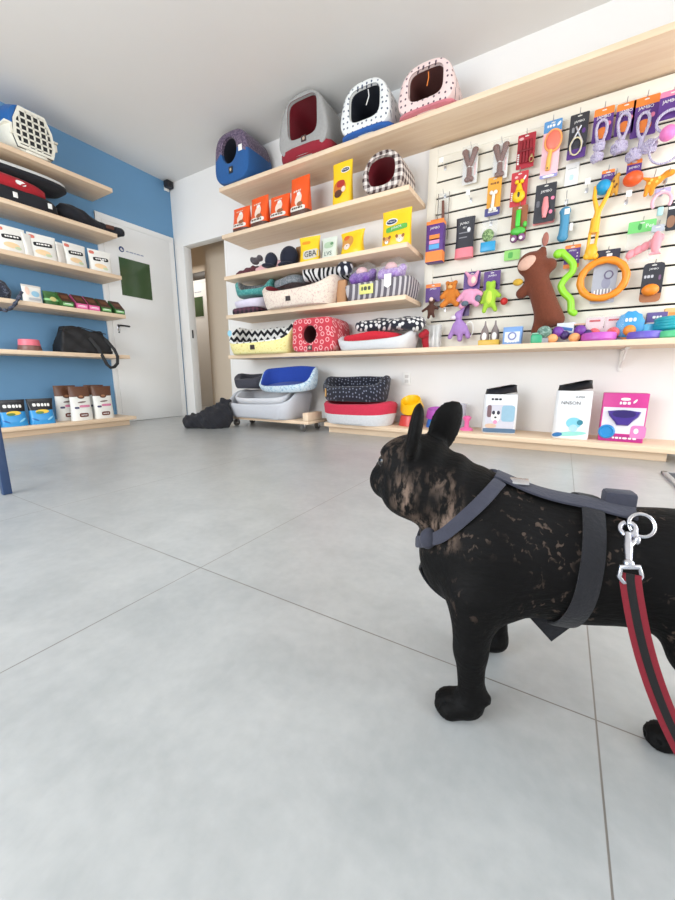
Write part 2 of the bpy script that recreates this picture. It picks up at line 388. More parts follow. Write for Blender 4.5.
def door(name, label, w, h, rz, loc, glass, casing, lever=True):
    d = thing(name, label, 'door', loc, rz); d['kind'] = 'structure'
    b = MB(); b.box((w/2, -.012, h/2+.003), (w, .024, h), DOORM, .002); b.build('door_leaf', d)
    x0, x1, z0, z1 = glass
    g = MB(); g.box(((x0+x1)/2, -.0255, (z0+z1)/2), (x1-x0, .005, z1-z0), mat((70, 92, 62), .18, noise=.12, scale=4), .001); g.build('glass_panel', d)
    f = MB()
    for a, b_, c, e in ((x0-.008, x0, z0, z1), (x1, x1+.008, z0, z1), (x0-.008, x1+.008, z1, z1+.008), (x0-.008, x1+.008, z0-.008, z0)): f.box(((a+b_)/2, -.026, (c+e)/2), (b_-a, .008, e-c), DOORM, .001)
    f.build('glass_bead', d)
    s = MB(); zc = z1+.085; xs = x0+.045
    s.decal(xs, zc, .058, .058, mat((40, 66, 120), .5), -.0252, 2); s.decal(xs+.003, zc-.002, .032, .03, DOORM, -.0256, 2); s.decal(xs+.01, zc+.004, .018, .012, mat((40, 66, 120), .5), -.026, 2)
    xx = xs+.05
    for k, q in enumerate((.03, .045, .02, .04, .035)): s.box((xx+q/2, -.0252, zc-.008), (q, .0006, .011), mat((150, 158, 182), .6), 0); xx += q+.008
    s.build('door_sign', d)
    if lever:
        l = MB(); l.box((.055, -.028, 1.05), (.03, .008, .07), CHROME, .002); l.cyl((.055, -.07, 1.07), .009, .045, DARK, 10, R=rotx(-PI/2)); l.tube([(.055, -.07, 1.07), (.09, -.072, 1.07), (.16, -.07, 1.068)], .009, DARK, 8); l.cyl((.055, -.036, 1.0), .008, .008, DARK, 10, R=rotx(-PI/2)); l.build('handle', d)
    if casing:
        c = MB(); t = .02
        for a, e in casing[0]: c.box(((a+e)/2, -t/2, casing[1]/2), (e-a, t, casing[1]), DOORM, .003)
        c.box(((casing[0][0][0]+casing[0][-1][1])/2, -t/2-.001, casing[1]-.03), (casing[0][-1][1]-casing[0][0][0], t, .06), DOORM, .003); c.build('door_casing', d)
    return d
door('door_1', 'closed white door with a green glass panel beside the left shelves', .785, 2.125, PI/2, (0, -.878, 0), (.138, .50, 1.405, 1.800), (((-.056, -.001), (.786, .855)), 2.19))
door('door_2', 'white door with a dark glass panel at the end of the hall', .80, 2.05, 0, (-1.72, 1.28, 0), (.37, .70, 1.52, 1.84), (((-.056, -.001), (.801, .86)), 2.11), False)
mb = MB(); mb.box((-1.25, 1.26, 2.17), (.75, .03, .11), mat((60, 52, 44), .4), .003); struct('window_3', mb, 'dark transom above the hall door', 'window')
# doorway lining in the back wall
mb = MB()
mb.box((.171, .05, 1.04), (.012, .108, 2.08), DOORM, .002); mb.box((.879, .05, 1.04), (.012, .108, 2.08), DOORM, .002); mb.box((.525, .05, 2.083), (.72, .108, .012), DOORM, .002)
mb.box((.178, .04, 1.05), (.003, .022, .10), DARK, .001)
struct('trim_1', mb, 'white lining of the open doorway to the hall', 'door casing')

# ================================================================== SHELVES
ZS = [2.308, 1.903, 1.515, 1.140, .736]; TH = .036
lw = ['topmost pale birch shelf on the blue wall, under the blue and cream pet carrier', 'birch shelf on the blue wall under the black and red pet mats', 'birch shelf on the blue wall carrying the row of white treat pouches',
      'birch shelf on the blue wall carrying the green and pink boxes', 'lowest thin birch shelf on the blue wall, under the black handbag']
for z, l in zip(ZS, lw):
    b = MB(); b.box((.1895, -2.27, z-TH/2), (.379, 2.672, TH), WOODY, .002); solo('wall_shelf', l, 'shelf', b, group='shelves on the blue wall')
rw = ['long topmost birch shelf on the white wall, under the row of pet igloos', 'birch shelf on the white wall carrying the orange bags and the plaid igloo', 'birch shelf on the white wall carrying folded clothes and yellow pouches',
      'birch shelf on the white wall under the cream bed and the grey striped bed', 'long birch shelf on the white wall running below the slatwall toys']
for i, (z, l) in enumerate(zip(ZS, rw)):
    x1 = 5.7 if i in (0, 4) else 3.211; dz = .018 if i == 0 else 0
    if i == 4:
        t = thing('wall_shelf', l, 'shelf', ((1.243+x1)/2, -.19, z-TH), 0, 'shelves on the white wall')
        b = MB(); b.box((0, 0, TH/2), (x1-1.243, .379, TH), WOODX, .002); b.build('shelf_board', t)
        for bx in (4.655, 5.55):
            k = MB(); q = bx-(1.243+x1)/2
            k.box((q, .184, -.075), (.022, .008, .15), WHITE, .001); k.box((q, .06, -.006), (.022, .25, .008), WHITE, .001); k.tube([(q, .18, -.12), (q, 0, -.012)], .006, WHITE, 6); k.build('bracket', t)
    else:
        b = MB(); b.box(((1.243+x1)/2, -.1895, z-TH/2+dz), (x1-1.243, .379, TH), WOODX, .002); solo('wall_shelf', l, 'shelf', b, group='shelves on the white wall')
b = MB(); b.box((.1895, -2.27, .0775), (.379, 2.672, .035), WOODY, .002); t = thing('display_platform', 'low birch platform on the floor along the blue wall', 'platform'); b.build('platform_top', t)
b = MB(); b.box((.155, -2.29, .03), (.31, 2.63, .06), WOODY, .001); b.build('plinth', t)
t = thing('display_platform', 'low birch platform on the floor along the white wall, under the pad bags', 'platform')
b = MB(); b.box((3.78, -.1895, .0775), (2.66, .379, .035), WOODX, .002); b.build('platform_top', t)
b = MB(); b.box((3.69, -.155, .03), (2.46, .31, .06), WOODX, .001); b.build('plinth', t)

# slatwall: cream boards with dark grooves inside a plain border
SLX0, SLX1 = 3.235, 5.7
CREAM = mat((238, 232, 218), .55, noise=.03, scale=8)
t = thing('slatwall', 'cream slatwall panel with dark grooves, hung with pet toys', 'slatwall', ((SLX0+SLX1)/2, 0, .737))
b = MB(); b.box((0, -.005, .77), (SLX1-SLX0, .008, 1.53), mat((24, 22, 22), .9), 0); b.build('backing', t)
b = MB(); hw = (SLX1-SLX0)/2
k = 0; z = .03
zs = [.003+.1175*i for i in range(13)]
for z in zs: b.box((.035, -.016, z+(.054 if z < 1.38 else .033)), (hw*2-.07, .013, .105 if z < 1.38 else .066), CREAM, .002)
b.build('slat_boards', t)
b = MB(); b.box((-hw+.035, -.018, .77), (.07, .018, 1.54), CREAM, .002); b.box((.035, -.018, 1.503), (hw*2-.07, .018, .074), CREAM, .002); b.build('border', t)

# ================================================================== PRODUCT BUILDERS
class Pouch:
    """sealed bag: full at the foot, flat at the top"""
    def __init__(s, w, h, d, zones, n=28, levels=16, pw=3., pinch=.06, top=.008, seed=0, foot=.9):
        s.w, s.h, s.d, s.pw = w, h, d, pw; s.pinch = pinch; s.top = top; s.foot = foot; s.mb = MB()
        lv = [i/levels for i in range(levels+1)]; lv = sorted(set(lv+[z[0] for z in zones if z[0] < 1])); wb = wob(n, .02*w, seed)
        rings = [[(x, y+wb[i]*(.4*math.sin(PI*v)), v*h+(abs(wb[i])*.2 if v == 1 else 0)) for i, (x, y) in enumerate(sup(s.W(v), s.T(v), n, pw))] for v in lv]
        mats = []
        for j in range(len(lv)-1):
            c = (lv[j]+lv[j+1])/2; m = next(z[1] for z in zones if c <= z[0]); mats += [m]*n
        mats += [zones[0][1], zones[-1][1]]; s.mb.loft(rings, mats)
    def T(s, v): return max(s.top, s.d*(s.foot+(1-s.foot)*min(v/.2, 1))*max(0, 1-max(0, v-.18)/.82)**.75)
    def W(s, v): return s.w*(1-s.pinch*math.sin(PI*min(1, v)))
    def y(s, x, z):
        v = min(max(z/s.h, 0), 1); q = min(abs(x)/(s.W(v)/2), .98); return -s.T(v)/2*(1-q**s.pw)**(1/s.pw)-.0022
    def patch(s, cx, cz, w, h, m, p=2.5, rot=0., lift=0.): s.mb.decal(cx, cz, w, h, m, (lambda a, b: s.y(a, b)-lift), p, rot=rot); return s
    def marks(s, cx, cz, w, h, m, n=4, rot=0.): s.mb.marks(cx, cz, w, h, m, (lambda a, b: s.y(a, b)-.0026), n, rot); return s
    def text(s, t, cx, cz, h, m, wmax=None, rot=0.): s.mb.text(t, cx, cz, h, m, (lambda a, b: s.y(a, b)-.0034), wmax, rot); return s

def igloo(name, label, loc, rz, w, h, d, top, hole, mats, band=0., p=4., cushion=None, interior=None, patch=None, group='pet igloos', n=48, flap=None):
    """soft pet house: arched shell with an opening; hole=(cx, cz, w, h, power); mats=(upper, lower)"""
    t = thing(name, label, 'pet bed', loc, rz, group)
    def outline(s=1., ins=0.):
        pts = []
        for i in range(n):
            a = 2*PI*i/n-PI/2; ca, sa = math.cos(a), math.sin(a); q = (abs(ca)**p+abs(sa)**p)**(1/p); x, z = ca/q, sa/q
            f = 1-(1-top)*max(0, (z+1)/2)**1.3
            pts.append((x*f*(w/2-ins)*s, (z+1)/2*(h-2*ins)*s+ins+(1-s)*h*.4))
        return pts
    def hol(s=1.):
        cx, cz, hw, hh, hp = hole; out = []
        for i in range(n):
            a = 2*PI*i/n-PI/2; ca, sa = math.cos(a), math.sin(a); q = (abs(ca)**hp+abs(sa)**hp)**(1/hp); out.append((cx+ca/q*hw/2*s, cz+sa/q*hh/2*s))
        return out
    f = lambda P, y: [(a, y, c) for a, c in P]
    o0 = outline(1, .022); o1 = outline(1, .006); o2 = outline(); o3 = outline(.97); o4 = outline(.86); o5 = outline(.7)
    rings = [f(hol(), -d/2+.03), f(hol(1.03), -d/2+.004), f(hol(1.1), -d/2), f(o0, -d/2), f(o1, -d/2+.007), f(o2, -d/2+.028), f(o2, 0), f(o3, d*.3), f(o4, d*.46), f(o5, d/2)]
    R = [np.array(r) for r in rings]; ms = []
    for j in range(len(R)-1):
        for i in range(n): k = (i+1) % n; zz = (R[j][i][2]+R[j][k][2]+R[j+1][i][2]+R[j+1][k][2])/4; ms.append(mats[1] if zz < band else mats[0])
    b = MB(); b.loft(rings, ms+[mats[0]], cap0=False); b.build('shell', t, 50)
    it = interior or mats[0]
    b = MB(); b.loft([f(hol(1.02), -d/2+.006), f(hol(1.05), -d/2+.04), f(hol(1.12), 0), f(hol(1.0), d*.38)], it, cap0=False); b.build('lining', t, 50)
    if cushion:
        b = MB(); ch = cushion[1]
        b.loft([[(x, y, z) for x, y in sup(w*q, d*q2, 32, 5)] for z, q, q2 in ((.002, .93, .95), (ch*.3, .985, 1.03), (ch*.75, .985, 1.03), (ch, .9, .97))], cushion[0]); b.build('cushion', t, 60)
    if patch:
        b = MB(); x, z, s_ = patch; b.box((x, -d/2-.002, z), (s_, .004, s_*.9), mat((70, 48, 48), .6), .001); b.decal(x, z, s_*.5, s_*.5, mat((186, 160, 140), .6), -d/2-.0045, 2); b.build('logo_patch', t)
    if flap:
        b = MB(); b.tube(flap[0], .004, flap[1], 6); b.build('hanging_toy', t)
    return t

def bed(name, label, loc, rz, w, d, h, front, dipw, wall, mats, p=3.5, cushion=None, group=None, n=72, lean=1., band=None, patchd=None, hangs=0., seed=1):
    """open pet bed: padded wall round a floor, dipping to `front` at the front over the angle dipw"""
    t = thing(name, label, 'pet bed', loc, rz, group); out, inn = mats[0], mats[1]
    O = sup(w, d, n, p); wb = wob(n, .012, seed, 4)
    def ring(inset, zf, sc=1.):
        r = []
        for i, (x, y) in enumerate(O):
            a = abs((i/n*2) % 2-1)          # 1 at the front, 0 at the back
            dip = 1/(1+math.exp(-(a-(1-dipw))/.045)); hh = h+(front-h)*dip+wb[i]
            L = math.hypot(x, y); q = (L-inset)/L*sc; r.append((x*q, y*q, zf*hh))
        return r
    s0 = .92 if lean == 1 else lean
    rings = [ring(.015, 0., s0), ring(.0, .12, s0), ring(-.004, .5, (1+s0)/2), ring(0, .88), ring(wall*.25, .98), ring(wall*.55, 1.0), ring(wall*.88, .95), ring(wall, .8), ring(wall*1.02, .16, (1+s0)/2)]
    k = len(rings)-1; ms = []
    for j in range(k):
        m = out if j < 5 else inn
        if band and j >= band[0] and j < band[1]: m = band[2]
        ms += [m]*n
    b = MB(); b.loft(rings, ms+[out, inn]); b.build('bed_wall', t, 60)
    if cushion:
        m, ch, crown = cushion; q = (1+s0)/2; iw, idp = (w-2*wall)*q*.985, (d-2*wall)*q*.985
        b = MB(); b.loft([[(x, y, z) for x, y in sup(iw*e, idp*e, 48, p)] for z, e in ((front*.16, .96), (front*.16+ch*.4, 1.0), (front*.16+ch*.8, .98), (front*.16+ch, .9), (front*.16+ch+crown*.7, .6), (front*.16+ch+crown, .25))], m); b.build('cushion', t, 60)
    if patchd:
        x, z, s_ = patchd; q = s0+(1-s0)*min(1, z/front); b = MB(); b.box((x, -d/2*q-.006, z), (s_, .008, s_*.8), mat((52, 38, 38), .6), .001); b.build('logo_patch', t)
    return t

# ================================================================== LEFT WALL GOODS (fronts face +X)
RZL = PI/2
def L(px, py, x=.3): q = on(px, py, 0, x); return q[1], q[2]
# pet carrier
t = thing('pet_carrier', 'blue and cream plastic pet carrier with a white grid door on the top shelf', 'pet carrier', (.20, -1.545, 2.309), RZL)
CR = mat((232, 228, 214), .4); NB = mat((30, 92, 158), .4)
def cring(y, w, zb, zt, z0, z1, k=36):
    """piece of a rounded body section between heights z0 and z1"""
    pts = sup(w, zt-zb, k, 3.2, 0, (zt+zb)/2); return [(x, y, min(max(z, z0), z1)) for x, z in pts]
sec = [(-.16, .25, .02, .27), (-.15, .29, .005, .31), (-.06, .33, .0, .335), (.08, .34, .0, .34), (.16, .32, .004, .325), (.185, .25, .03, .28)]
b = MB(); b.loft([cring(y, w, a, c, 0, .17) for y, w, a, c in sec][::-1], CR); b.box((0, .01, .168), (.352, .33, .014), CR, .004); b.build('carrier_base', t)
b = MB(); b.loft([cring(y, w, a, c, .172, 1) for y, w, a, c in sec][::-1], NB); b.box((0, .02, .345), (.05, .16, .02), NB, .008); b.build('carrier_lid', t)
dr = [(-.115, .025), (.115, .025), (.135, .09), (.125, .2), (.085, .29), (-.085, .29), (-.125, .2), (-.135, .09)]
b = MB(); b.prism(dr, -.172, -.155, DARK); b.build('interior_shade_panel', t)  # solid dark plate: shade inside the carrier, put in as colour
b = MB()
def inset(P, q): c = np.mean(P, 0); return [tuple(c+(np.array(p)-c)*q) for p in P]
n_ = len(dr); o_ = dr; i_ = inset(dr, .87); fr = []
b.loft([[(x, y, z) for x, z in P] for P, y in ((i_, -.17), (i_, -.184), (o_, -.184), (o_, -.17))], CR, closed=True)
for k in range(5): x = -.085+.0425*k; b.box((x, -.181, .158), (.011, .008, .25 if abs(x) < .07 else .19), CR, .001)
for k in range(6): z = .055+.042*k; b.box((0, -.181, z), (.25-.09*max(0, (z-.15)/.14), .008, .011), CR, .001)
b.build('grid_door', t)
b = MB(); b.box((.145, -.165, .12), (.022, .02, .05), CR, .005); b.build('latch', t); b = MB(); b.box((-.145, -.165, .12), (.022, .02, .05), CR, .005); b.build('latch', t); b = MB(); b.box((0, -.168, .012), (.14, .03, .02), CR, .006); b.build('sill', t); t.scale = (1.06, 1.0, 1.12)

# second shelf: mats and folded coat
BK = fab((26, 27, 34)); RDF = fab((176, 26, 40))
t = thing('pet_mat', 'flat black pet mat with a red cushion and white tags, on the blue wall', 'pet bed', (.20, -1.86, 1.904), RZL)
b = MB(); b.loft([[(x, y, z) for x, y in sup(.92*q, .36*q, 48, 4)] for z, q in ((0, .95), (.03, 1), (.08, 1), (.105, .95))], BK); b.build('mat_base', t, 60)
b = MB(); b.loft([[(x, y, z) for x, y in sup(.82*q, .33*q2, 48, 3, -.03, -.03)] for z, q, q2 in ((.10, .9, .94), (.12, 1, 1.03), (.165, 1, 1.03), (.19, .92, .85))], RDF); f = lambda x, z: -.203
b.decal(0.16, .143, .07, .032, WHITE, -.2055, 2.5, rot=-.1); b.decal(.175, .138, .045, .012, RDF, -.2065, 2, rot=.5); b.build('red_cushion', t, 60)
for x in (.12, .36): b = MB(); b.box((x, -.181, .05), (.03, .006, .04), WHITE, .001); b.build('tag', t)
b = MB(); GW = mat((206, 206, 204), .9, bump=.3)
b.loft([[(x, y, z+.022+.015*math.sin(x*3)) for x, y in sup(1.05*q, .39*q, 56, 4)] for z, q in ((.193, .96), (.20, 1), (.225, 1))], BK)
b.loft([[(x, y, z+.022+.015*math.sin(x*3)) for x, y in sup(1.05*q, .39*q, 56, 4)] for z, q in ((.2255, .99), (.245, .985), (.255, .9))], GW)
solo('pet_mat', 'thin grey topped mat lying over the red cushioned mat, second shelf on the blue wall', 'pet bed', b, (.20, -1.83, 1.904), RZL, smooth=60)
y0, z0 = L(60, 208); y1, z1 = L(118, 222); ym = (y0+y1)/2
f = union([('c', (-.205, 0, .095), (-.10, -.02, .085), .075, .07), ('c', (-.10, -.02, .08), (.08, -.05, .045), .06, .036), ('c', (.08, -.05, .045), (.22, -.07, .038), .036, .032), ('c', (.18, -.02, .042), (.235, -.10, .042), .038, .038), ('c', (-.15, .08, .05), (.16, .06, .035), .05, .034)], .012)
b = MB(); b.sdf(lambda P: f(P)+.006*np.sin(P[..., 0]*60+P[..., 2]*70)*np.sin(P[..., 1]*50), (-.46, -.2, -.01), (.36, .2, .24), .012, BK)
t = thing('dog_coat', 'black padded dog coat rolled at the right end of the second blue wall shelf', 'pet clothing', (.23, ym+.022, 1.906), RZL); b.build('coat', t, 80)
b = MB(); b.box((.13, -.108, .055), (.07, .006, .035), mat((82, 44, 32), .7), .002, R=rotz(-.25)); b.build('leather_tag', t)
b = MB(); b.box((0, 0, .045), (.10, .05, .09), WHITE, .003); solo('small_box', 'small white box standing behind the end of the black coat', 'box', b, (.06, -.985, 1.904), RZL)

# third shelf: white treat pouches
WP = mat((232, 230, 224), .45); WP2 = mat((214, 208, 200), .5)
prow = [(11, 24, 'white treat pouch with a black label, furthest left in its row'), (27, 9, 'narrow white treat pouch between the first and the widest white pouch'), (43, 25, 'widest white treat pouch with a tilted black label, middle of its row'),
        (60.5, 9, 'greyish treat pouch turned sideways behind the second last white pouch'), (76, 23, 'white treat pouch second from the right end of its row'), (101, 25, 'white treat pouch at the right end of its row, next to the white door')]
for i, (px, w, l) in enumerate(prow):
    y, z = L(px, 240+i*6); h = .205 if w > 20 else .18; s = .0088 if w > 20 else .0078
    P = Pouch(w*s*(.94 if w > 20 else 1), h, .07 if w > 20 else .05, [(.06, WP2), (.9, WP if i != 3 else WP2), (1, WP)], seed=i, top=.012)
    if w > 20:
        P.patch(.0, h*.60, w*s*.62, h*.17, BLACK, 6, rot=.08); P.marks(0, h*.61, w*s*.46, h*.06, WHITE, 5, .08); P.patch(-.01, h*.28, w*s*.5, h*.22, mat((236, 204, 160), .5), 2); P.patch(-w*s*.33, h*.86, w*s*.2, h*.14, mat((214, 120, 104), .5), 3); P.patch(.03, h*.2, w*s*.22, h*.12, mat((196, 206, 170), .5), 2)
    solo('treat_pouch', l, 'pouch', P.mb, (.30 if w > 20 else .31, y, 1.5155), RZL+(random.uniform(-.12, .12) if w > 20 else .2), 'white treat pouches on the blue wall')

# fourth shelf
NV = m_speck('navy_flecks', (34, 40, 58), (96, 104, 124), 55, .5, .62)
y, z = L(2, 290)
t = thing('tote_bag', 'navy patterned bag with a hanging chain handle at the left end of its shelf', 'bag', (.2, y-.1, 1.141), RZL)
f = union([('c', (-.12, 0, .07), (.12, 0, .065), .075, .07), ('c', (-.1, 0, .12), (.1, .02, .12), .07, .06)], .02); b = MB(); b.sdf(lambda P: f(P)+.005*np.sin(P[..., 0]*70)*np.sin(P[..., 2]*55+P[..., 1]*40), (-.24, -.12, -.012), (.24, .12, .22), .011, NV); b.build('bag_body', t, 80)
b = MB(); b.tube([(-.1+.30*q, -.19-.03*math.sin(PI*q), .045-.16*math.sin(PI*q)+.02*q) for q in [i/24 for i in range(25)]], [.013+.004*math.sin(i*2.1) for i in range(25)], NV, 8); b.build('handle', t)
y, z = L(33, 295)
P = Pouch(.145, .15, .05, [(.9, WP), (1, WP2)], seed=3); P.patch(.02, .08, .06, .05, mat((150, 196, 220), .5), 2); P.patch(-.035, .1, .03, .07, mat((236, 204, 186), .5), 2); P.patch(.01, .035, .09, .022, mat((186, 190, 196), .5), 5)
solo('treat_pouch', 'small white pouch with pale blue print beside the navy bag', 'pouch', P.mb, (.28, y, 1.1405), RZL)
DG = mat((52, 98, 44), .5); LG = mat((150, 206, 140), .5); BRN = mat((74, 44, 34), .55); PKB = mat((220, 92, 150), .5)
y, z = L(53, 299)
P = Pouch(.13, .125, .09, [(.35, DG), (.5, LG), (1, DG)], seed=5, top=.03); P.patch(.0, .06, .05, .04, mat((206, 196, 130), .5), 2)
solo('treat_pouch', 'round dark green bag left of the sloped green and pink boxes', 'pouch', P.mb, (.27, y, 1.1405), RZL)
bx = [(67, DG, LG, 'sloped brown and green snack box, leftmost of the five in a row'), (81, PKB, mat((240, 170, 200), .5), 'sloped brown and pink snack box, left one of the pink pair'), (93, PKB, mat((240, 170, 200), .5), 'sloped brown and pink snack box, right one of the pink pair'),
      (105, DG, LG, 'sloped brown and green snack box just right of the pink pair'), (118, DG, LG, 'sloped brown and green snack box at the shelf end next to the door')]
for px, c1, c2, l in bx:
    y, z = L(px, 308, .33); w = .098
    b = MB(); prof = [(-.06, 0), (.06, 0), (.06, .13), (.04, .135), (-.06, .048)]
    V = [(sx*w/2, a, c) for sx in (-1, 1) for a, c in prof]; F = [(4, 3, 2, 1, 0), (5, 6, 7, 8, 9)]+[(i, (i+1) % 5, 5+(i+1) % 5, 5+i) for i in range(5)]
    b.add(V, F, [c1, c1, c1, c1, c1, BRN, c1]); b.box((0, -.0605, .024), (w*.8, .001, .02), c2, 0); b.box((0, -.061, .03), (w*.5, .001, .006), WHITE, 0)
    R = rotx(math.atan2(.087, .10)); b.box((0, -.012, .0925), (w*.6, .05, .001), mat((112, 70, 48), .55), 0, R=R)
    solo('snack_box', l, 'box', b, (.30, y, 1.1405), RZL, 'sloped snack boxes on the blue wall', smooth=0)

# fifth shelf: pink bowl, handbag
y, z = L(32, 346)
t = thing('pet_bowl', 'small pink bowl with a brown foot on the shelf left of the black handbag', 'bowl', (.25, y, .7365), 0)
b = MB(); b.lathe([(.085, 0), (.088, .01), (.08, .045), (.05, .045)], mat((120, 84, 76), .4)); b.build('bowl_foot', t)
b = MB(); b.lathe([(.08, .046), (.074, .095), (.07, .098), (.066, .09), (.055, .06), (.01, .056)], mat((226, 112, 128), .4)); b.build('bowl_rim', t)
y, z = L(87, 345); BAG = mat((22, 22, 25), .62, bump=.3)
t = thing('handbag', 'black fabric handbag with its strap hanging over the thin shelf', 'bag', (.22, y+.0, .7375), RZL)
f = lambda P: np.maximum(np.maximum(np.abs(P[..., 0]+.03*(P[..., 2]-.1))-(.235-.30*np.maximum(P[..., 2]-.02, 0)), np.abs(P[..., 1])-(.10-.24*np.maximum(P[..., 2]-.03, 0))), np.maximum(-P[..., 2], P[..., 2]-(.235-.12*P[..., 0]-.012*np.sin(P[..., 0]*30))))
def soft(f, r): return lambda P: f(P)-r*np.sin(P[..., 0]*38)*np.sin(P[..., 2]*34+P[..., 1]*20)
b = MB(); b.sdf(soft(f, .005), (-.32, -.14, -.012), (.32, .14, .29), .011, BAG); b.build('bag_body', t, 75)
b = MB(); sp = [(.03, -.085, .15), (.07, -.13, .06), (.09, -.168, -.03), (.115, -.175, -.10), (.15, -.175, -.135), (.19, -.172, -.125), (.225, -.17, -.09), (.235, -.168, -.02), (.225, -.14, .05), (.19, -.08, .14), (.16, -.04, .18)]
b.tube(sp, .01, BAG, 10, flat=(.03, .006), up=(.3, 1, .0)); b.build('strap', t)
b = MB(); b.tube([(-.22, -.075, .2), (-.05, -.07, .245), (.2, -.06, .2)], .004, DARK, 6); b.build('zip', t)

# platform: blue bags and brown topped bags
SB = foil((52, 150, 214)); KB = foil((26, 28, 34))
for i, (px, l) in enumerate(((-14, 'blue and black snack bag cut by the left edge of the photo'), (14, 'blue and black snack bag, left one of the two whole ones'), (43, 'blue and black snack bag nearest the brown topped bags'))):
    y, z = L(px, 422); w, h = .20, .225
    P = Pouch(w, h, .11, [(.45, SB), (.55, SB), (1, KB)], seed=20+i, top=.02, pinch=.1); P.patch(.0, h*.5, w*.5, h*.16, mat((236, 196, 70), .45), 2, lift=.001); P.patch(-.02, h*.46, w*.3, h*.1, mat((88, 128, 62), .45), 2, lift=.002); P.marks(0, h*.76, w*.66, h*.12, WHITE, 5, -.03)
    P.patch(.05, h*.22, w*.3, h*.07, mat((140, 208, 240), .4), 2, rot=.6); P.patch(-.06, h*.2, w*.26, h*.06, mat((24, 98, 168), .4), 2, rot=-.5)
    solo('snack_bag', l, 'bag', P.mb, (.29, y, .0955), RZL+random.uniform(-.08, .08), 'blue and black snack bags')
for i, (px, xx, l) in enumerate(((68, .19, 'white bag with a brown top standing behind the left front one'), (82, .30, 'white bag with a brown top, left one of the front pair'), (104, .30, 'white bag with a brown top, right one of the front pair near the door'), (97, .165, 'brown topped bag half hidden behind the front pair'))):
    y, z = L(px, 415, xx); w, h = .19, (.325 if xx > .25 else .335); BT = foil((98, 62, 44))
    P = Pouch(w, h, .09, [(.70, WP), (1, BT)], seed=30+i, top=.02); P.patch(0, h*.70, w*.34, h*.12, BT, 2, lift=.001); P.patch(0, h*.71, w*.2, h*.06, mat((170, 120, 88), .5), 2, lift=.002)
    P.patch(.02, h*.42, w*.5, h*.07, mat((214, 130, 160), .5), 5); P.patch(-.05, h*.38, w*.2, h*.06, mat((70, 66, 100), .5), 4); P.patch(.0, h*.16, w*.42, h*.12, mat((108, 56, 44), .5), 5); P.patch(0, h*.54, w*.4, h*.05, mat((130, 110, 104), .5), 2, rot=.1); P.marks(0, h*.16, w*.3, h*.03, WHITE, 4)
    solo('snack_bag', l, 'bag', P.mb, (xx, y, .0955), RZL, 'white bags with brown tops')

# ================================================================== RIGHT WALL GOODS (fronts face -Y)
def W(px, py, y=-.33): q = on(px, py, 1, y); return q[0], q[2]
Z1 = 2.3265
PAT = m_speck('plum_pattern', (74, 60, 84), (122, 104, 124), 75, .45, .6); LBL = fab((32, 86, 146)); NAVY = fab((22, 28, 46)); CRIM = fab((140, 24, 42)); GREYF = fab((158, 156, 154))
t = igloo('pet_igloo', 'blue pet igloo with a plum patterned top and round hole, left on top shelf', (1.44, -.205, Z1), 0, .46, .425, .39, .84, (-.02, .27, .19, .21, 2.0), (PAT, LBL), .25, 3.5, None, NAVY)
b = MB(); b.box((.13, -.199, .25), (.045, .004, .05), WHITE, .001); b.build('price_tag', t)
b = MB(); b.box((.0, -.2, .1), (.05, .006, .055), DARK, .002); b.decal(.0, .1, .022, .026, mat((200, 180, 150), .5), -.204, 2); b.build('logo_patch', t)
igloo('pet_igloo', 'large grey pet igloo with a dark red lining and red base cushion', (2.27, -.20, Z1), 0, .54, .455, .42, .68, (.0, .275, .29, .28, 5), (GREYF, GREYF), 0, 3.1, (CRIM, .085), CRIM, (.02, .115, .05))
WD = m_dots('white_blue_dots', (226, 226, 224), (62, 74, 100), 25, .13, .35); PD = m_dots('pink_dots', (232, 206, 202), (88, 66, 80), 25, .13, .35)
igloo('pet_igloo', 'white pet igloo with navy dots, dark blue lining and blue base cushion', (2.84, -.205, Z1), 0, .455, .345, .40, .72, (.0, .195, .25, .21, 4), (WD, WD), 0, 3.0, (fab((38, 88, 160)), .038), NAVY, None, 'pet igloos', 48, ([(.02, -.17, .29), (.025, -.165, .25), (.0, -.16, .20)], WHITE))
igloo('pet_igloo', 'pink dotted pet igloo with a brown lining, right end of the igloo row', (3.31, -.205, Z1), 0, .435, .295, .40, .74, (.0, .165, .24, .18, 4), (PD, PD), 0, 3.0, (fab((206, 120, 130)), .03), fab((112, 60, 54)), None, 'pet igloos', 48, ([(.01, -.17, .24), (.012, -.165, .21), (.0, -.16, .165)], ORANGE))

# second shelf
OR = foil((236, 88, 28)); ORB = mat((88, 58, 48), .5); CRM = mat((238, 214, 196), .5)
for i, (a, c, h, l) in enumerate(((1.34, 1.56, .235, 'short orange treat bag at the left end of its shelf'), (1.575, 1.80, .275, 'orange treat bag second from the left, taller than its neighbours'), (1.82, 2.05, .235, 'short orange treat bag third from the left'), (2.06, 2.27, .33, 'tallest orange treat bag, right end of the orange row'))):
    w = (c-a)*.98; P = Pouch(w, h, .13, [(.16, ORB), (.34, OR), (1, OR)], seed=40+i, top=.015, pinch=.04); hb = min(h, .25)
    P.patch(0, .26*hb, w*.8, .17*hb, mat((230, 224, 214), .5), 4, lift=.0); P.patch(.01, .55*hb, w*.34, .42*hb, CRM, 2, rot=-.25, lift=.0008); P.patch(.03, .38*hb, w*.3, .16*hb, mat((150, 92, 60), .5), 2, lift=.0014); P.patch(.01, .74*hb, w*.2, .13*hb, WHITE, 2, lift=.0016)
    P.marks(-.01, .84*hb, w*.42, h*.05, CRM, 4, .06); P.marks(0, .26*hb, w*.6, hb*.06, mat((90, 70, 60), .5), 5)
    solo('treat_bag', l, 'bag', P.mb, ((a+c)/2, -.29, 1.9035), random.uniform(-.06, .06), 'orange treat bags')
YL = foil((248, 202, 26)); NVY = mat((28, 44, 88), .5)
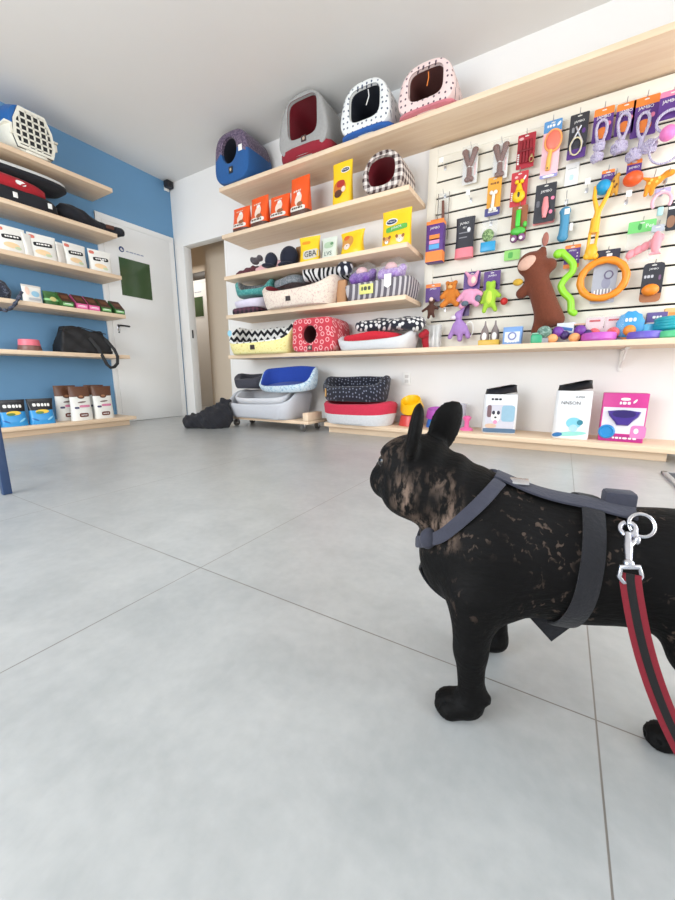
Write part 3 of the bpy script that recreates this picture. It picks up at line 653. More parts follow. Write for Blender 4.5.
def logo(P, cx, cz, s, t='Pedigree'):
    P.patch(cx, cz, s, s*.52, WHITE, 2); P.patch(cx, cz, s*.86, s*.36, NVY, 2, lift=.001); P.text(t, cx, cz, s*.17, WHITE, s*.7)
w, h = .19, .335; P = Pouch(w, h, .09, [(1, YL)], seed=50, top=.02, pinch=.04); logo(P, .035, h*.80, .085); P.patch(-.01, h*.42, w*.62, h*.34, mat((204, 112, 40), .5), 2.2, lift=.0006); P.patch(0, h*.5, w*.4, h*.16, mat((176, 44, 36), .5), 3, lift=.0012); P.patch(-.02, h*.28, w*.4, h*.18, mat((92, 52, 34), .5), 2, lift=.0018); P.patch(.03, h*.36, w*.2, h*.13, CRM, 2, lift=.0024)
solo('treat_bag', 'tall yellow treat bag standing between the orange bags and the plaid igloo', 'bag', P.mb, (2.595, -.29, 1.9035), -.05)
PL = m_plaid('brown_plaid', (226, 214, 206), (74, 56, 56), .05)
igloo('pet_igloo', 'small brown plaid pet igloo with a dark red lining on the second shelf', (2.985, -.20, 1.9035), 0, .38, .285, .36, .70, (-.01, .145, .23, .195, 2.6), (PL, PL), 0, 2.5, None, CRIM)

# third shelf: folded clothes and pouches
Z3 = 1.516
def soft_pile(name, label, loc, prims, k, m, amp=.006, h=.01, group=None, cat='pet clothing', fr=60):
    f = union(prims, k); lo = np.min([np.array(p[i])-(max(p[3:]) if p[0] == 'c' else np.array(p[2])) for p in prims for i in ((1, 2) if p[0] == 'c' else (1,))], 0)-k*1.5-amp
    hi = np.max([np.array(p[i])+(max(p[3:]) if p[0] == 'c' else np.array(p[2])) for p in prims for i in ((1, 2) if p[0] == 'c' else (1,))], 0)+k*1.5+amp; lo[2] = -h
    g = lambda P: np.maximum(f(P)+amp*np.sin(P[..., 0]*fr+P[..., 2]*fr*.8)*np.sin(P[..., 1]*fr*.9+P[..., 2]*fr*.5), -P[..., 2])
    b = MB(); b.sdf(g, lo, hi, h, m); return solo(name, label, cat, b, loc, 0, group, 80)
x, z = W(240, 267); soft_pile('folded_clothes', 'folded maroon pet clothes at the left end of the clothes shelf', (x+.02, -.27, Z3), [('c', (-.1, 0, .025), (.1, 0, .05), .03, .035), ('c', (-.1, .06, .03), (.1, .06, .06), .035, .04)], .012, fab((92, 46, 54)))
x, z = W(262, 262); soft_pile('folded_clothes', 'folded pale pink pet clothes between the maroon ones and the navy caps', (x+.03, -.27, Z3), [('c', (-.13, 0, .03), (.14, 0, .05), .035, .04), ('c', (-.1, .07, .05), (.12, .07, .06), .05, .05)], .012, fab((226, 176, 180)))
x, z = W(257, 256, -.27); soft_pile('plush_figure', 'small grey knitted pet toy on the pink folded clothes', (x, -.27, Z3+.095), [('e', (-.02, 0, .03), (.045, .035, .035)), ('e', (.045, -.01, .045), (.03, .03, .03)), ('e', (-.055, -.01, .045), (.022, .02, .025))], .008, fab((84, 78, 82)), .003, .007, cat='pet toy')
x, z = W(270, 255); b = MB(); b.ell((0, 0, .075), (.062, .06, .072), fab((30, 34, 52)), nu=20); b.ell((0, -.05, .02), (.06, .06, .018), fab((30, 34, 52)), nu=20); solo('knit_cap', 'small navy cap left of the bigger navy cap', 'pet clothing', b, (x+.01, -.325, Z3+.004))
x, z = W(280, 252); b = MB(); b.ell((0, 0, .10), (.095, .075, .098), fab((24, 28, 46)), nu=24, nv=14); b.ell((.0, -.06, .025), (.08, .06, .022), fab((24, 28, 46)), nu=20); solo('knit_cap', 'bigger round navy cap beside the brown paper bag', 'pet clothing', b, (x+.045, -.25, Z3+.003))
x, z = W(292, 248); P = Pouch(.13, .2, .08, [(1, mat((142, 104, 66), .7, bump=.3))], seed=60, top=.03); solo('paper_bag', 'plain brown paper bag behind the tilted yellow bag', 'bag', P.mb, (x+.0, -.18, Z3), 0)
x, z = W(306, 247); w, h = .21, .225; P = Pouch(w, h, .08, [(1, YL)], seed=61, top=.02, pinch=.1); P.patch(.02, h*.33, w*.72, h*.34, mat((206, 200, 188), .5), 5, rot=.1); P.text('GBA', .02, h*.34, h*.22, BLACK, w*.55, .1); P.patch(-.03, h*.78, w*.4, h*.12, mat((240, 150, 24), .5), 4)
solo('treat_bag', 'crumpled yellow bag with black lettering on a pale band, third shelf', 'bag', P.mb, (x+.01, -.28, Z3), .12)
x, z = W(313, 244); P = Pouch(.12, .21, .07, [(1, mat((70, 48, 40), .5))], seed=62, top=.03); solo('paper_bag', 'dark brown bag between the crumpled yellow bag and the white pouch', 'bag', P.mb, (x+.05, -.17, Z3), 0)
x, z = W(328, 244); w, h = .155, .175; P = Pouch(w, h, .06, [(1, mat((214, 220, 206), .45))], seed=63, top=.015); P.text('LVS', 0, h*.25, h*.2, mat((90, 110, 100), .5), w*.6); P.patch(.0, h*.65, w*.6, h*.3, mat((176, 198, 166), .5), 3); P.patch(.03, h*.7, w*.2, h*.14, mat((96, 140, 96), .5), 2)
solo('treat_pouch', 'pale green and white pouch left of the slumped yellow bag', 'pouch', P.mb, (x+.0, -.30, Z3), 0)
x, z = W(350, 240); w, h = .24, .19; P = Pouch(w, h, .11, [(1, YL)], seed=64, top=.03, pinch=.16); P.patch(-.03, h*.55, w*.5, h*.55, mat((214, 150, 70), .5), 2, rot=.3, lift=.0006); P.patch(-.045, h*.75, w*.25, h*.2, mat((220, 100, 40), .5), 2, lift=.0014); P.patch(-.03, h*.36, w*.26, h*.26, CRM, 2, lift=.0012); P.patch(-.03, h*.4, w*.05, h*.05, BLACK, 2, lift=.002)
solo('treat_bag', 'slumped yellow treat bag with a dog picture, third shelf', 'bag', P.mb, (x, -.28, Z3), -.1)
x, z = W(398, 225); w, h = .24, .265; P = Pouch(w, h, .10, [(1, YL)], seed=65, top=.02, pinch=.03); logo(P, -.035, h*.68, .10); P.patch(.01, h*.48, w*.72, h*.16, mat((96, 176, 72), .5), 6, rot=.1, lift=.0006); P.text('JUNIOR', .01, h*.485, h*.085, WHITE, w*.58, .1)
for sx, c_ in ((-1, (214, 150, 80)), (1, (236, 206, 176))): P.patch(sx*.055-.01, h*.17, w*.26, h*.2, mat(c_, .5), 2, lift=.0008); P.patch(sx*.055-.035, h*.24, w*.09, h*.11, mat((150, 92, 48), .5), 2, lift=.0014, rot=.4); P.patch(sx*.055+.015, h*.24, w*.09, h*.11, mat((150, 92, 48), .5), 2, lift=.0014, rot=-.4); P.patch(sx*.055-.01, h*.12, w*.12, h*.09, WHITE, 2, lift=.0016); P.patch(sx*.055-.01, h*.145, w*.03, h*.025, BLACK, 2, lift=.0022)
solo('treat_bag', 'large upright yellow bag with a green band, right end of the third shelf', 'bag', P.mb, (x-.02, -.30, Z3), 0)

# fourth shelf
Z4 = 1.1415
DP = m_plaid('dark_plaid', (96, 56, 72), (38, 30, 40), .06)
b = MB(); b.loft([[(x, y, z) for x, y in sup(.36*q, .33*q, 40, 5)] for z, q in ((0, .96), (.02, 1), (.045, 1), (.06, .95))], DP); solo('folded_blanket', 'dark plaid folded blanket at the left end under the white tub bed', 'blanket', b, (1.46, -.20, Z4), 0, smooth=60)
LIL = mat((222, 214, 230), .7, bump=.2)
bed('pet_bed', 'white tub shaped pet bed on the dark plaid blanket', (1.49, -.20, Z4+.062), 0, .40, .34, .105, .07, .40, .03, (LIL, LIL), 3, None, 'pet beds on the white wall shelves')
TL = m_speck('teal_melange', (58, 138, 136), (96, 168, 160), 50); GRY = m_speck('grey_melange', (112, 120, 126), (156, 160, 164), 60)
bed('pet_bed', 'teal round pet bed with grey lining lying on the white tub bed', (1.53, -.22, Z4+.172), .3, .42, .33, .155, .05, .30, .05, (TL, GRY), 2.4, (GRY, .02, .012), 'pet beds on the white wall shelves')
b = MB(); b.loft([[(x, y, z+.012*math.sin(x*16)) for x, y in sup(.36*q, .26*q, 40, 3)] for z, q in ((0, .94), (.02, 1), (.05, 1), (.07, .9))], GRY); solo('pet_mat', 'grey mat lying across the back rim of the cream bed', 'pet bed', b, (1.93, -.13, Z4+.245), 0, smooth=60)
CF = m_speck('cream_speckle', (232, 216, 200), (206, 170, 162), 60, .5, .66)
bed('pet_bed', 'cream speckled pet bed with a red lining hanging over the fourth shelf', (2.16, -.265, Z4), -.0, .80, .44, .235, .14, .28, .06, (CF, CRIM), 4, (CRIM, .03, .02), 'pet beds on the white wall shelves', patchd=(-.02, .06, .05))
ZB = m_zebra('zebra_print', (24, 24, 30), (236, 234, 232), 7)
b = MB(); R = rotz(.25); b.loft([[tuple(np.array((xx, math.cos(a)*r, math.sin(a)*r+.085)) @ R.T) for a in [2*PI*i/28 for i in range(28)]] for xx, r in ((-.24, .03), (-.23, .07), (-.1, .085), (.1, .085), (.2, .08), (.22, .05))], ZB); solo('rolled_cushion', 'black and white zebra print cushion rolled on the cream bed', 'cushion', b, (2.37, -.16, Z4+.232), 0, smooth=60)
b = MB(); b.ell((0, 0, .06), (.075, .06, .06), m_dots('navy_spots', (26, 30, 48), (228, 228, 232), 16, .25)); solo('rolled_cushion', 'small spotted navy cushion at the right end of the zebra cushion', 'cushion', b, (2.605, -.27, Z4+.235), 0)
b = MB(); b.box((0, 0, .10), (.10, .05, .2), mat((186, 138, 98), .7, bump=.2), .02); solo('cardboard_tag', 'brown cardboard piece between the cream bed and the striped bed', 'card', b, (2.585, -.28, Z4))
SG = m_stripes('grey_stripes', (196, 190, 192), (104, 98, 106), .052, 'x', .45)
t = bed('pet_bed', 'grey striped flat pet bed with a yellow label on the fourth shelf', (2.93, -.20, Z4), 0, .60, .36, .145, .135, .3, .05, (SG, SG), 5, (SG, .05, .02), 'pet beds on the white wall shelves')
b = MB(); b.box((-.06, -.183, .075), (.125, .004, .075), mat((226, 222, 130), .6), .001); b.marks(-.06, .08, .09, .03, mat((80, 84, 60), .6), -.1858, 3); b.build('yellow_label', t)
b = MB(); b.prism([(.10, .165), (.16, .165), (.16, .08), (.13, .06), (.10, .08)], -.19, -.186, WHITE); b.build('price_tag', t)
PU = m_speck('purple_fleece', (112, 70, 158), (150, 108, 190), 40); PKF = fab((232, 186, 190)); LV = m_speck('lilac_fleece', (166, 132, 200), (206, 184, 224), 40)
for i, (px, m, l) in enumerate(((363, PU, 'purple plush slippers in a clear plastic bag on the striped bed'), (392, LV, 'lilac plush slippers in a clear plastic bag, right on the striped bed'))):
    x, z = W(px, 276, -.25); t = thing('plush_slippers', l, 'pet toy', (x, -.24, Z4+.145), 0, 'bagged plush slippers')
    f = union([('c', (-.07, -.03, .045), (.05, -.05, .045), .045, .04), ('c', (-.08, .02, .07), (-.02, .03, .11), .045, .03), ('c', (.06, .02, .06), (.09, .0, .09), .045, .03)], .015); b = MB(); b.sdf(f, (-.16, -.13, -.02), (.17, .11, .18), .009, m); b.build('slipper', t, 80)
    b = MB(); b.ell((.0, -.03, .10), (.05, .045, .035), PKF); b.build('lining', t)
    f = union([('e', (0, 0, .075), (.135, .11, .08)), ('e', (.05, 0, .11), (.07, .06, .06))], .012); b = MB(); b.sdf(lambda P: f(P)+.006*np.sin(P[..., 0]*60+P[..., 2]*30)*np.sin(P[..., 1]*50+P[..., 2]*70), (-.19, -.16, -.03), (.2, .16, .22), .012, FILM); b.build('plastic_bag', t, 80)

# long lower shelf: beds
Z5 = .7375
CV = m_chevron('black_chevron', (28, 28, 34), (236, 234, 230), .045, .078); YS = m_speck('yellow_print', (240, 228, 158), (222, 202, 110), 55, .55, .62)
t = bed('pet_bed', 'pale yellow pet bed with black and white chevron lining, left end of its shelf', (1.685, -.27, Z5), 0, .80, .42, .29, .115, .34, .06, (YS, CV), 4, (CV, .04, .02), 'pet beds on the white wall shelves', patchd=(.0, .06, .055), band=(3, 5, CV))
b = MB(); b.decal(-.30, .205, .06, .06, mat((150, 206, 226), .6), -.208, 2); b.build('blue_sticker', t)
RC = m_rings('red_circles', (200, 58, 72), (236, 176, 178), 17, .22, .34, .45)
igloo('pet_cube_house', 'red cube pet house with pink rings and a round hole on the long shelf', (2.335, -.21, Z5), 0, .46, .30, .38, .94, (-.03, .155, .155, .155, 2), (RC, RC), 0, 7, None, fab((96, 22, 34)), (-.02, .035, .05), None)
GWB = mat((218, 218, 220), .85, bump=.3)
bed('pet_bed', 'white pet bed with dipped front under the red cushion and paw print pad', (2.905, -.215, Z5), 0, .69, .38, .135, .075, .3, .05, (GWB, GWB), 4, (m_speck('black_knit', (34, 32, 38), (140, 138, 140), 60, .52, .6), .02, .015), 'pet beds on the white wall shelves')
b = MB(); b.loft([[(x, y, z+.01*math.sin(x*14+1)) for x, y in sup(.54*q, .225*q, 48, 4)] for z, q in ((0, .94), (.02, 1), (.05, 1), (.07, .9))], fab((204, 34, 52))); solo('cushion', 'flat red cushion lying in the white bed', 'cushion', b, (2.86, -.21, Z5+.075), 0, smooth=60)
PW = m_dots('white_paws', (30, 32, 46), (226, 224, 222), 24, .30, .6)
f = union([('c', (-.26, 0, .045), (.28, .0, .035), .045, .05), ('c', (-.24, .1, .06), (.26, .1, .055), .055, .05), ('c', (.1, -.06, .035), (.3, -.04, .02), .04, .04)], .015)
b = MB(); b.sdf(lambda P: np.maximum(f(P)+.008*np.sin(P[..., 0]*26+1)*np.sin(P[..., 1]*22), -P[..., 2]-.03), (-.36, -.14, -.05), (.40, .2, .15), .012, PW); t = solo('pet_pad', 'navy pad printed with white paws folded on the red cushion', 'pet bed', b, (2.99, -.215, Z5+.168), 0, smooth=80)
soft_pile('folded_clothes', 'red fabric piece hanging out behind the paw print pad', (3.31, -.2, Z5), [('c', (-.02, 0, .11), (.015, 0, .13), .026, .024), ('c', (0, .07, .02), (.0, .05, .10), .03, .026)], .012, fab((168, 28, 44)), cat='cushion')

# ---- floor stock
t = thing('wheeled_dolly', 'low wooden dolly on castors under the grey pet tubs', 'dolly', (1.80, -.30, 0))
b = MB(); b.box((0, 0, .0905), (1.06, .34, .03), WOODX, .003); b.build('deck', t)
for sx in (-1, 1):
    b = MB(); b.box((sx*.50, -.05, .145), (.06, .24, .075), WOODX, .003); b.build('end_block', t)
for sx, sy in ((-1, -1), (1, -1), (-1, 1), (1, 1)):
    b = MB(); b.cyl((sx*.44-.013, sy*.12, .036), .036, .026, mat((96, 94, 92), .5), 18, R=roty(PI/2)); b.cyl((sx*.44-.016, sy*.12, .036), .012, .032, CHROME, 10, R=roty(PI/2)); b.box((sx*.44, sy*.12, .073), (.05, .05, .006), CHROME, .001); b.box((sx*.44+.02, sy*.12, .054), (.003, .024, .036), CHROME, .001); b.box((sx*.44-.02, sy*.12, .054), (.003, .024, .036), CHROME, .001); b.build('castor', t)
GT = mat((196, 197, 203), .8, bump=.25, noise=.05); GT2 = mat((208, 208, 212), .8, bump=.2, noise=.04); DKF = fab((62, 62, 72))
bed('pet_tub_bed', 'light grey dipped tub bed at the bottom of the stack on the dolly', (1.73, -.30, .1065), 0, .84, .52, .265, .14, .33, .035, (GT, GT), 5, None, 'stacked tub beds on the dolly')
bed('pet_tub_bed', 'paler grey tub bed nested in the lower tub on the dolly', (1.72, -.30, .232), 0, .70, .40, .15, .07, .33, .03, (GT2, GT2), 5, None, 'stacked tub beds on the dolly')
bed('pet_bed', 'dark grey oval cushion bed tilted at the left of the stack on the dolly', (1.47, -.24, .392), .1, .42, .38, .16, .10, .35, .07, (DKF, DKF), 2.3, (DKF, .04, .02), 'stacked tub beds on the dolly')
LBP = m_speck('pale_blue_print', (206, 222, 232), (146, 180, 206), 48, .48, .6); BLF = fab((40, 74, 170))
bed('pet_bed', 'round pale blue bed with a deep blue lining, top of the dolly stack', (2.0, -.31, .395), 0, .64, .44, .20, .065, .45, .035, (LBP, BLF), 2.3, (BLF, .03, .02), 'stacked tub beds on the dolly').rotation_euler[0] = .16
t2 = fab((214, 214, 216)); RB = fab((200, 44, 72))
bed('pet_bed', 'white round bed with a wide red rim on the low platform', (2.75, -.235, .0955), 0, .69, .44, .20, .18, .3, .07, (t2, RB), 2.6, (RB, .03, .02), 'beds stacked on the low platform', band=(2, 5, RB))
NP = m_dots('navy_dots', (26, 28, 42), (120, 124, 142), 30, .16, .5)
t = bed('pet_bed', 'round navy bed with small dots lying on the red rimmed bed', (2.70, -.22, .298), 0, .64, .40, .225, .13, .40, .06, (NP, NP), 2.6, (NP, .03, .02), 'beds stacked on the low platform')
b = MB(); b.box((-.235, -.155, .075), (.035, .006, .075), mat((206, 160, 90), .6), .001, R=rotz(-.75)); b.build('price_tag', t)
def bowl(label, loc, r, h, m, tilt=0., foot=1.1):
    R = rotx(tilt); b = MB(); prof = [(r*foot, 0), (r*foot, h*.06), (r*.92, h), (r*.86, h*1.02), (r*.78, h*.9), (r*.6, h*.35), (r*.05, h*.3)]
    b.lathe(prof, m, (0, 0, 0), 32, R); return solo('pet_bowl', label, 'bowl', b, loc, 0, 'coloured pet bowls on the low platform')
bowl('red pet bowl standing under the tilted yellow bowl', (3.21, -.15, .0955), .095, .085, mat((206, 66, 58), .3))
bowl('yellow pet bowl tilted on the red bowl', (3.22, -.16, .245), .092, .085, mat((250, 196, 20), .3), .55)
bowl('blue pet bowl under the purple one, right of the yellow bowl', (3.44, -.15, .0955), .08, .075, mat((36, 110, 196), .3))
bowl('purple pet bowl on top of the blue bowl', (3.43, -.15, .182), .075, .07, mat((176, 78, 178), .3), .2)
bowl('small green pet bowl right of the blue bowl', (3.49, -.31, .0955), .06, .06, mat((66, 186, 70), .3))
b = MB(); b.lathe([(.055, 0), (.06, .01), (.06, .19), (.065, .2), (.058, .2), (.055, .02), (.01, .015)], mat((228, 226, 238), .1, noise=.02, alpha=.35)); solo('plastic_jar', 'clear plastic jar standing behind the green bowl', 'jar', b, (3.61, -.12, .0955))
b = MB(); b.lathe([(.05, 0), (.05, .012), (.018, .03), (.018, .07), (.035, .1), (.02, .115)], mat((240, 110, 170), .35)); solo('pet_toy', 'small pink pet toy standing left of the first pad bag', 'pet toy', b, (3.70, -.22, .0955))

def pad_bag(label, x, y, w, h, d, rz, decorate, top_m):
    t = thing('pad_bag', label, 'bag', (x, y, .0955), rz, 'white pad bags on the low platform')
    PW_ = foil((238, 238, 240)); b = MB()
    rings = [[(px, py, z) for px, py in sup(w*q, d*q2, 36, 7)] for z, q, q2 in ((0, .97, .96), (.01, 1, 1), (h*.5, 1.0, 1.02), (h*.97, .985, .97), (h, .96, .93))]; b.loft(rings, PW_)
    decorate(b, -d/2*1.025); b.build('bag_body', t, 50)
    b = MB(); b.loft([[(px, py*q2+oy, z+.018*math.sin(px*22)) for px, py in sup(w*q, d, 36, 6)] for z, q, q2, oy in ((h+.001, .95, .9, 0), (h+.03, .9, .5, 0), (h+.05, .88, .12, -.02), (h+.055, .86, .1, -.05))], top_m); b.build('folded_top', t, 60)
    return t
def deco1(b, y):
    b.marks(-.03, .255, .075, .015, DARK, y-.0015, 3); b.decal(.0, .12, .2, .19, mat((206, 204, 214), .5), y-.0005, 12); b.decal(.055, .15, .09, .12, mat((150, 186, 206), .5), y-.001, 8)
    b.decal(-.075, .165, .03, .09, mat((120, 92, 98), .5), y-.0012, 5); b.decal(-.03, .125, .062, .085, WHITE, y-.0014, 2); b.decal(-.045, .155, .022, .03, mat((52, 50, 66), .5), y-.0018, 2); b.decal(-.012, .155, .022, .03, mat((52, 50, 66), .5), y-.0018, 2); b.decal(-.03, .12, .018, .014, BLACK, y-.0018, 2); b.decal(-.03, .085, .03, .03, mat((230, 150, 186), .5), y-.0019, 2)
    b.decal(-.06, .055, .08, .035, mat((214, 182, 160), .5), y-.0016, 2); b.decal(0, .022, .225, .032, mat((84, 112, 140), .5), y-.002, 14)
def deco2(b, y):
    b.text('SUPER', .035, .285, .014, DARK, y-.0015); b.text('NNSON', -.015, .245, .022, DARK, y-.0015, .13)
    b.decal(.015, .11, .09, .075, mat((130, 204, 222), .5), y-.001, 2); b.decal(.015, .075, .05, .05, mat((176, 216, 236), .5), y-.0012, 2); b.decal(.05, .115, .035, .035, mat((52, 130, 150), .5), y-.0016, 2); b.decal(.0, .035, .19, .03, mat((150, 218, 208), .5), y-.001, 2, rot=.12); b.decal(-.075, .025, .06, .03, mat((40, 110, 170), .5), y-.0014, 2, rot=.2)
pad_bag('white pad bag with a puppy picture and blue foot, left one of the two', 3.93, -.20, .235, .29, .15, .20, deco1, foil((40, 40, 46)))
pad_bag('white pad bag with a pale blue drop print and black folded top, right one', 4.40, -.22, .215, .325, .14, .0, deco2, foil((32, 32, 36)))
t = thing('bowl_box', 'magenta carton with a purple bowl in its window, right end of the platform', 'box', (4.685, -.20, .0955), -.04)
MG = mat((206, 50, 140), .45); b = MB(); w, h, d = .235, .315, .12
b.box((0, 0, h/2), (w, d, h), MG, .004); b.box((0, -d/2-.0006, h*.44), (w*.94, .001, h*.54), mat((232, 228, 236), .45), 0); b.decal(0, h*.88, .05, .018, WHITE, -d/2-.0015, 2.5); b.marks(0, h*.80, .06, .018, WHITE, -d/2-.0015, 3); b.decal(.05, h*.84, .012, .03, WHITE, -d/2-.0015, 2, rot=-.6)
b.decal(.085, h*.22, .08, .085, mat((220, 130, 190), .5), -d/2-.0018, 5); b.decal(.075, h*.24, .025, .035, WHITE, -d/2-.0022, 2); b.box((0, -d/2-.001, h*.08), (w*.94, .001, h*.12), mat((176, 40, 130), .5), 0); b.marks(.02, h*.08, .13, .012, WHITE, -d/2-.0022, 6); b.build('carton', t)
b = MB(); pr = [(.085, h*.63), (.03, h*.655), (-.03, h*.655), (-.085, h*.63), (-.075, h*.53), (-.045, h*.42), (-.03, h*.345), (.03, h*.345), (.045, h*.42), (.075, h*.53)]
b.prism(pr[::-1], -d/2-.022, -d/2-.001, mat((70, 44, 142), .35), .01); b.decal(0, h*.585, .12, .05, mat((46, 28, 104), .35), -d/2-.0235, 2.2); b.build('purple_bowl', t)
b = MB(); b.lathe([(.046, 0), (.046, .004), (.036, .012), (.03, .006), (.005, .006)], mat((40, 140, 206), .35), (-.078, -d/2-.0015, h*.2), 28, rotx(PI/2)); b.build('blue_dish', t)

# ---- heap of dark fabric, wall socket, camera, mat, table
f = union([('e', (-.16, .0, .06), (.12, .09, .085)), ('e', (.02, -.02, .09), (.15, .11, .125)), ('e', (.11, .0, .11), (.10, .09, .13)), ('c', (.10, .0, .16), (.12, .03, .27), .045, .018), ('c', (.12, .03, .26), (.19, .03, .28), .022, .016), ('e', (-.24, .02, .05), (.06, .07, .05))], .02)
b = MB(); b.sdf(lambda P: np.maximum(f(P)+.010*np.sin(P[..., 0]*40+P[..., 1]*25)*np.sin(P[..., 1]*38+P[..., 2]*45)+.005*np.sin(P[..., 0]*90+P[..., 2]*70), -P[..., 2]), (-.4, -.22, -.012), (.4, .3, .32), .012, fab((27, 27, 34))); solo('dark_blanket', 'crumpled black cloth heap on the floor by the doorway', 'cloth', b, (1.28, -.68, .0), .55, smooth=80)
t = thing('wall_socket', 'white wall socket above the low platform', 'socket', (3.105, 0, .44)); b = MB(); b.box((0, -.005, .055), (.075, .01, .115), WHITE, .004); b.build('plate', t)
b = MB()
for q in (.035, .075): b.box((0, -.0105, q), (.035, .003, .028), mat((208, 204, 200), .5), .002)
b.build('outlet', t)
q = on(168, 181, 0, .05)
t = thing('security_camera', 'small black camera in the ceiling corner above the white door', 'camera', (.0, q[1], q[2]-.07), PI/2); b = MB(); b.box((0, -.012, .0), (.06, .024, .06), WHITE, .005); b.build('mount', t)
b = MB(); b.box((0, -.055, .03), (.085, .075, .075), DARK, .01); b.cyl((0, -.094, .03), .018, .006, BLACK, 16, R=rotx(PI/2)); b.build('camera_body', t)
b = MB(); b.box((.62, -.55, .006), (1.2, 1.08, .012), mat((92, 96, 102), .9, bump=.5), .002); t = thing('entrance_mat', 'grey entrance mat with a pale edge at the right of the photo', 'mat', (4.83, -.69, 0)); b.build('mat_pile', t)
b = MB()
for c, s_ in (((.62, -.012, .007), (1.24, .024, .014)), ((.62, -1.088, .007), (1.24, .024, .014)), ((.012, -.55, .007), (.024, 1.1, .014)), ((1.228, -.55, .007), (.024, 1.1, .014))): b.box(c, s_, mat((186, 188, 190), .4, .6), .002)
b.build('edge_frame', t)
t = thing('side_table', 'table with a dark blue metal leg at the left edge of the photo', 'table', (1.987, -3.004, 0)); SBL = mat((38, 62, 100), .4)
for sx in (-1, 1):
    for sy in (-1, 1): b = MB(); b.box((sx*.25, sy*.34, .36), (.032, .032, .72), SBL, .003); b.build('leg', t)
b = MB(); b.box((0, 0, .735), (.6, .8, .03), WOODY, .003); b.build('table_top', t)

# ================================================================== SLATWALL GOODS
YH = -.075      # how far in front of the boards a card hangs
GALV = mat((196, 196, 200), .3, 1.)
def H(cx, yt, yb, wpx, y=YH):
    """centre x, foot z, width and height in metres of something hanging in the plane y"""
    a = on(cx-wpx/2, (yt+yb)/2, 1, y); c = on(cx+wpx/2, (yt+yb)/2, 1, y); m = (a+c)/2
    return m[0], on(cx, yb, 1, y)[2], (c[0]-a[0])*.97, on(cx, yt, 1, y)[2]-on(cx, yb, 1, y)[2]
def hook(x, z, what, ln=.11, price=False):
    for cut in (' at the right edge', ' at the left end of the slatwall', ' under a blue header', ' held at its top', ' under a green header card', ' right of the green header', ' on an orange and purple card', ' on the widest purple card'):
        if len(what.split()) > 16: what = what.replace(cut, '')
    t = thing('wire_hook', what, 'hook', (x, -.0235, z), 0)
    b = MB(); b.box((0, 0, 0), (.018, .004, .03), GALV, .001); b.build('hook_plate', t)
    b = MB(); b.tube([(0, 0, 0), (0, -ln*.5, .002), (0, -ln, .012), (0, -ln-.01, .025)], .0022, GALV, 6); b.build('wire', t)
    if price: b = MB(); b.box((0, -ln-.012, .01), (.03, .0015, .035), WHITE, .0005); b.build('price_tag', t)
    return t
def card(name, label, cx, yt, yb, wpx, zones, cat='pet toy', group=None, y=YH, hk=True, rz=0., hole=True, round_=.006, what=None):
    """hang card: zones = [(top fraction, material)...] from the foot up. returns thing, width, height"""
    x, z, w, h = H(cx, yt, yb, wpx, y); t = thing(name, label, cat, (x, y, z), rz, group); b = MB(); r = min(round_, w*.2)
    def row(zz):
        e = min(zz, h-zz); q = r-math.sqrt(max(r*r-(r-min(e, r))**2, 0)); return w/2-q
    lv = sorted(set([0, r*.3, r, h-r, h-r*.3, h]+[f*h for f, m in zones if f < 1])); rings = [[(-row(v), -.0012, v), (row(v), -.0012, v), (row(v), .0012, v), (-row(v), .0012, v)] for v in lv]; ms = []
    for j in range(len(lv)-1): c = (lv[j]+lv[j+1])/2/h; ms += [next(m for f, m in zones if c <= f)]*4
    b.loft(rings, ms+[zones[0][1], zones[-1][1]])
    if hole: b.decal(0, h-.014, min(.024, w*.4), .007, mat((225, 222, 215), .6), -.0016, 4)
    b.build('backing_card', t, 30)
    if hk: hook(x, z+h-.012, 'wire hook holding the '+(what or label.split(',')[0]), abs(y)+.005)
    return t, w, h
def part(t, name, fn): b = MB(); fn(b); return b.build(name, t, 50)
BRG = mat((112, 70, 58), .55, bump=.2); KCARD = mat((46, 46, 54), .45); CARDR = mat((170, 34, 50), .45)

# two brown wishbone chews in clear boxes
for cx, yt, yb, l in ((470, 148, 183, 'brown wishbone chew in a clear box, left one of the two'), (500.5, 143, 178, 'brown wishbone chew in a clear box, right one of the two')):
    x, z, w, h = H(cx, yt, yb, 15); t = thing('chew_toy', l, 'pet toy', (x, YH, z), 0, 'wishbone chews on the slatwall')
    b = MB(); b.box((0, .012, h/2), (w, .003, h), WHITE, .001); b.decal(w*.36, h*.86, .018, .02, RED, .010, 2); b.decal(w*.34, h*.4, .012, .09, mat((236, 190, 190), .5), .010, 3); b.build('backing_card', t)
    b = MB()
    for sx in (-1, 1): b.tube([(0, -.01, h*.44), (sx*w*.12, -.012, h*.58), (sx*w*.27, -.012, h*.78), (sx*w*.3, -.012, h*.86)], [.017, .019, .02, .022], BRG, 10); b.ell((sx*w*.33, -.012, h*.88), (.024, .018, .02), BRG); b.ell((sx*w*.12, -.01, h*.10), (.022, .017, .018), BRG)
    b.tube([(0, -.01, h*.1), (0, -.01, h*.46)], [.02, .018], BRG, 10); b.build('chew', t, 80); part(t, 'tie', lambda b: b.tube([(-.022, -.01, h*.42), (0, -.031, h*.425), (.022, -.01, h*.42)], .003, WHITE, 6))
    b = MB(); b.box((0, -.015, h/2), (w, .048, h), FILM, .002)
    b.build('clear_box', t); hook(x, z+h+.005, 'wire hook holding the '+l, .06)
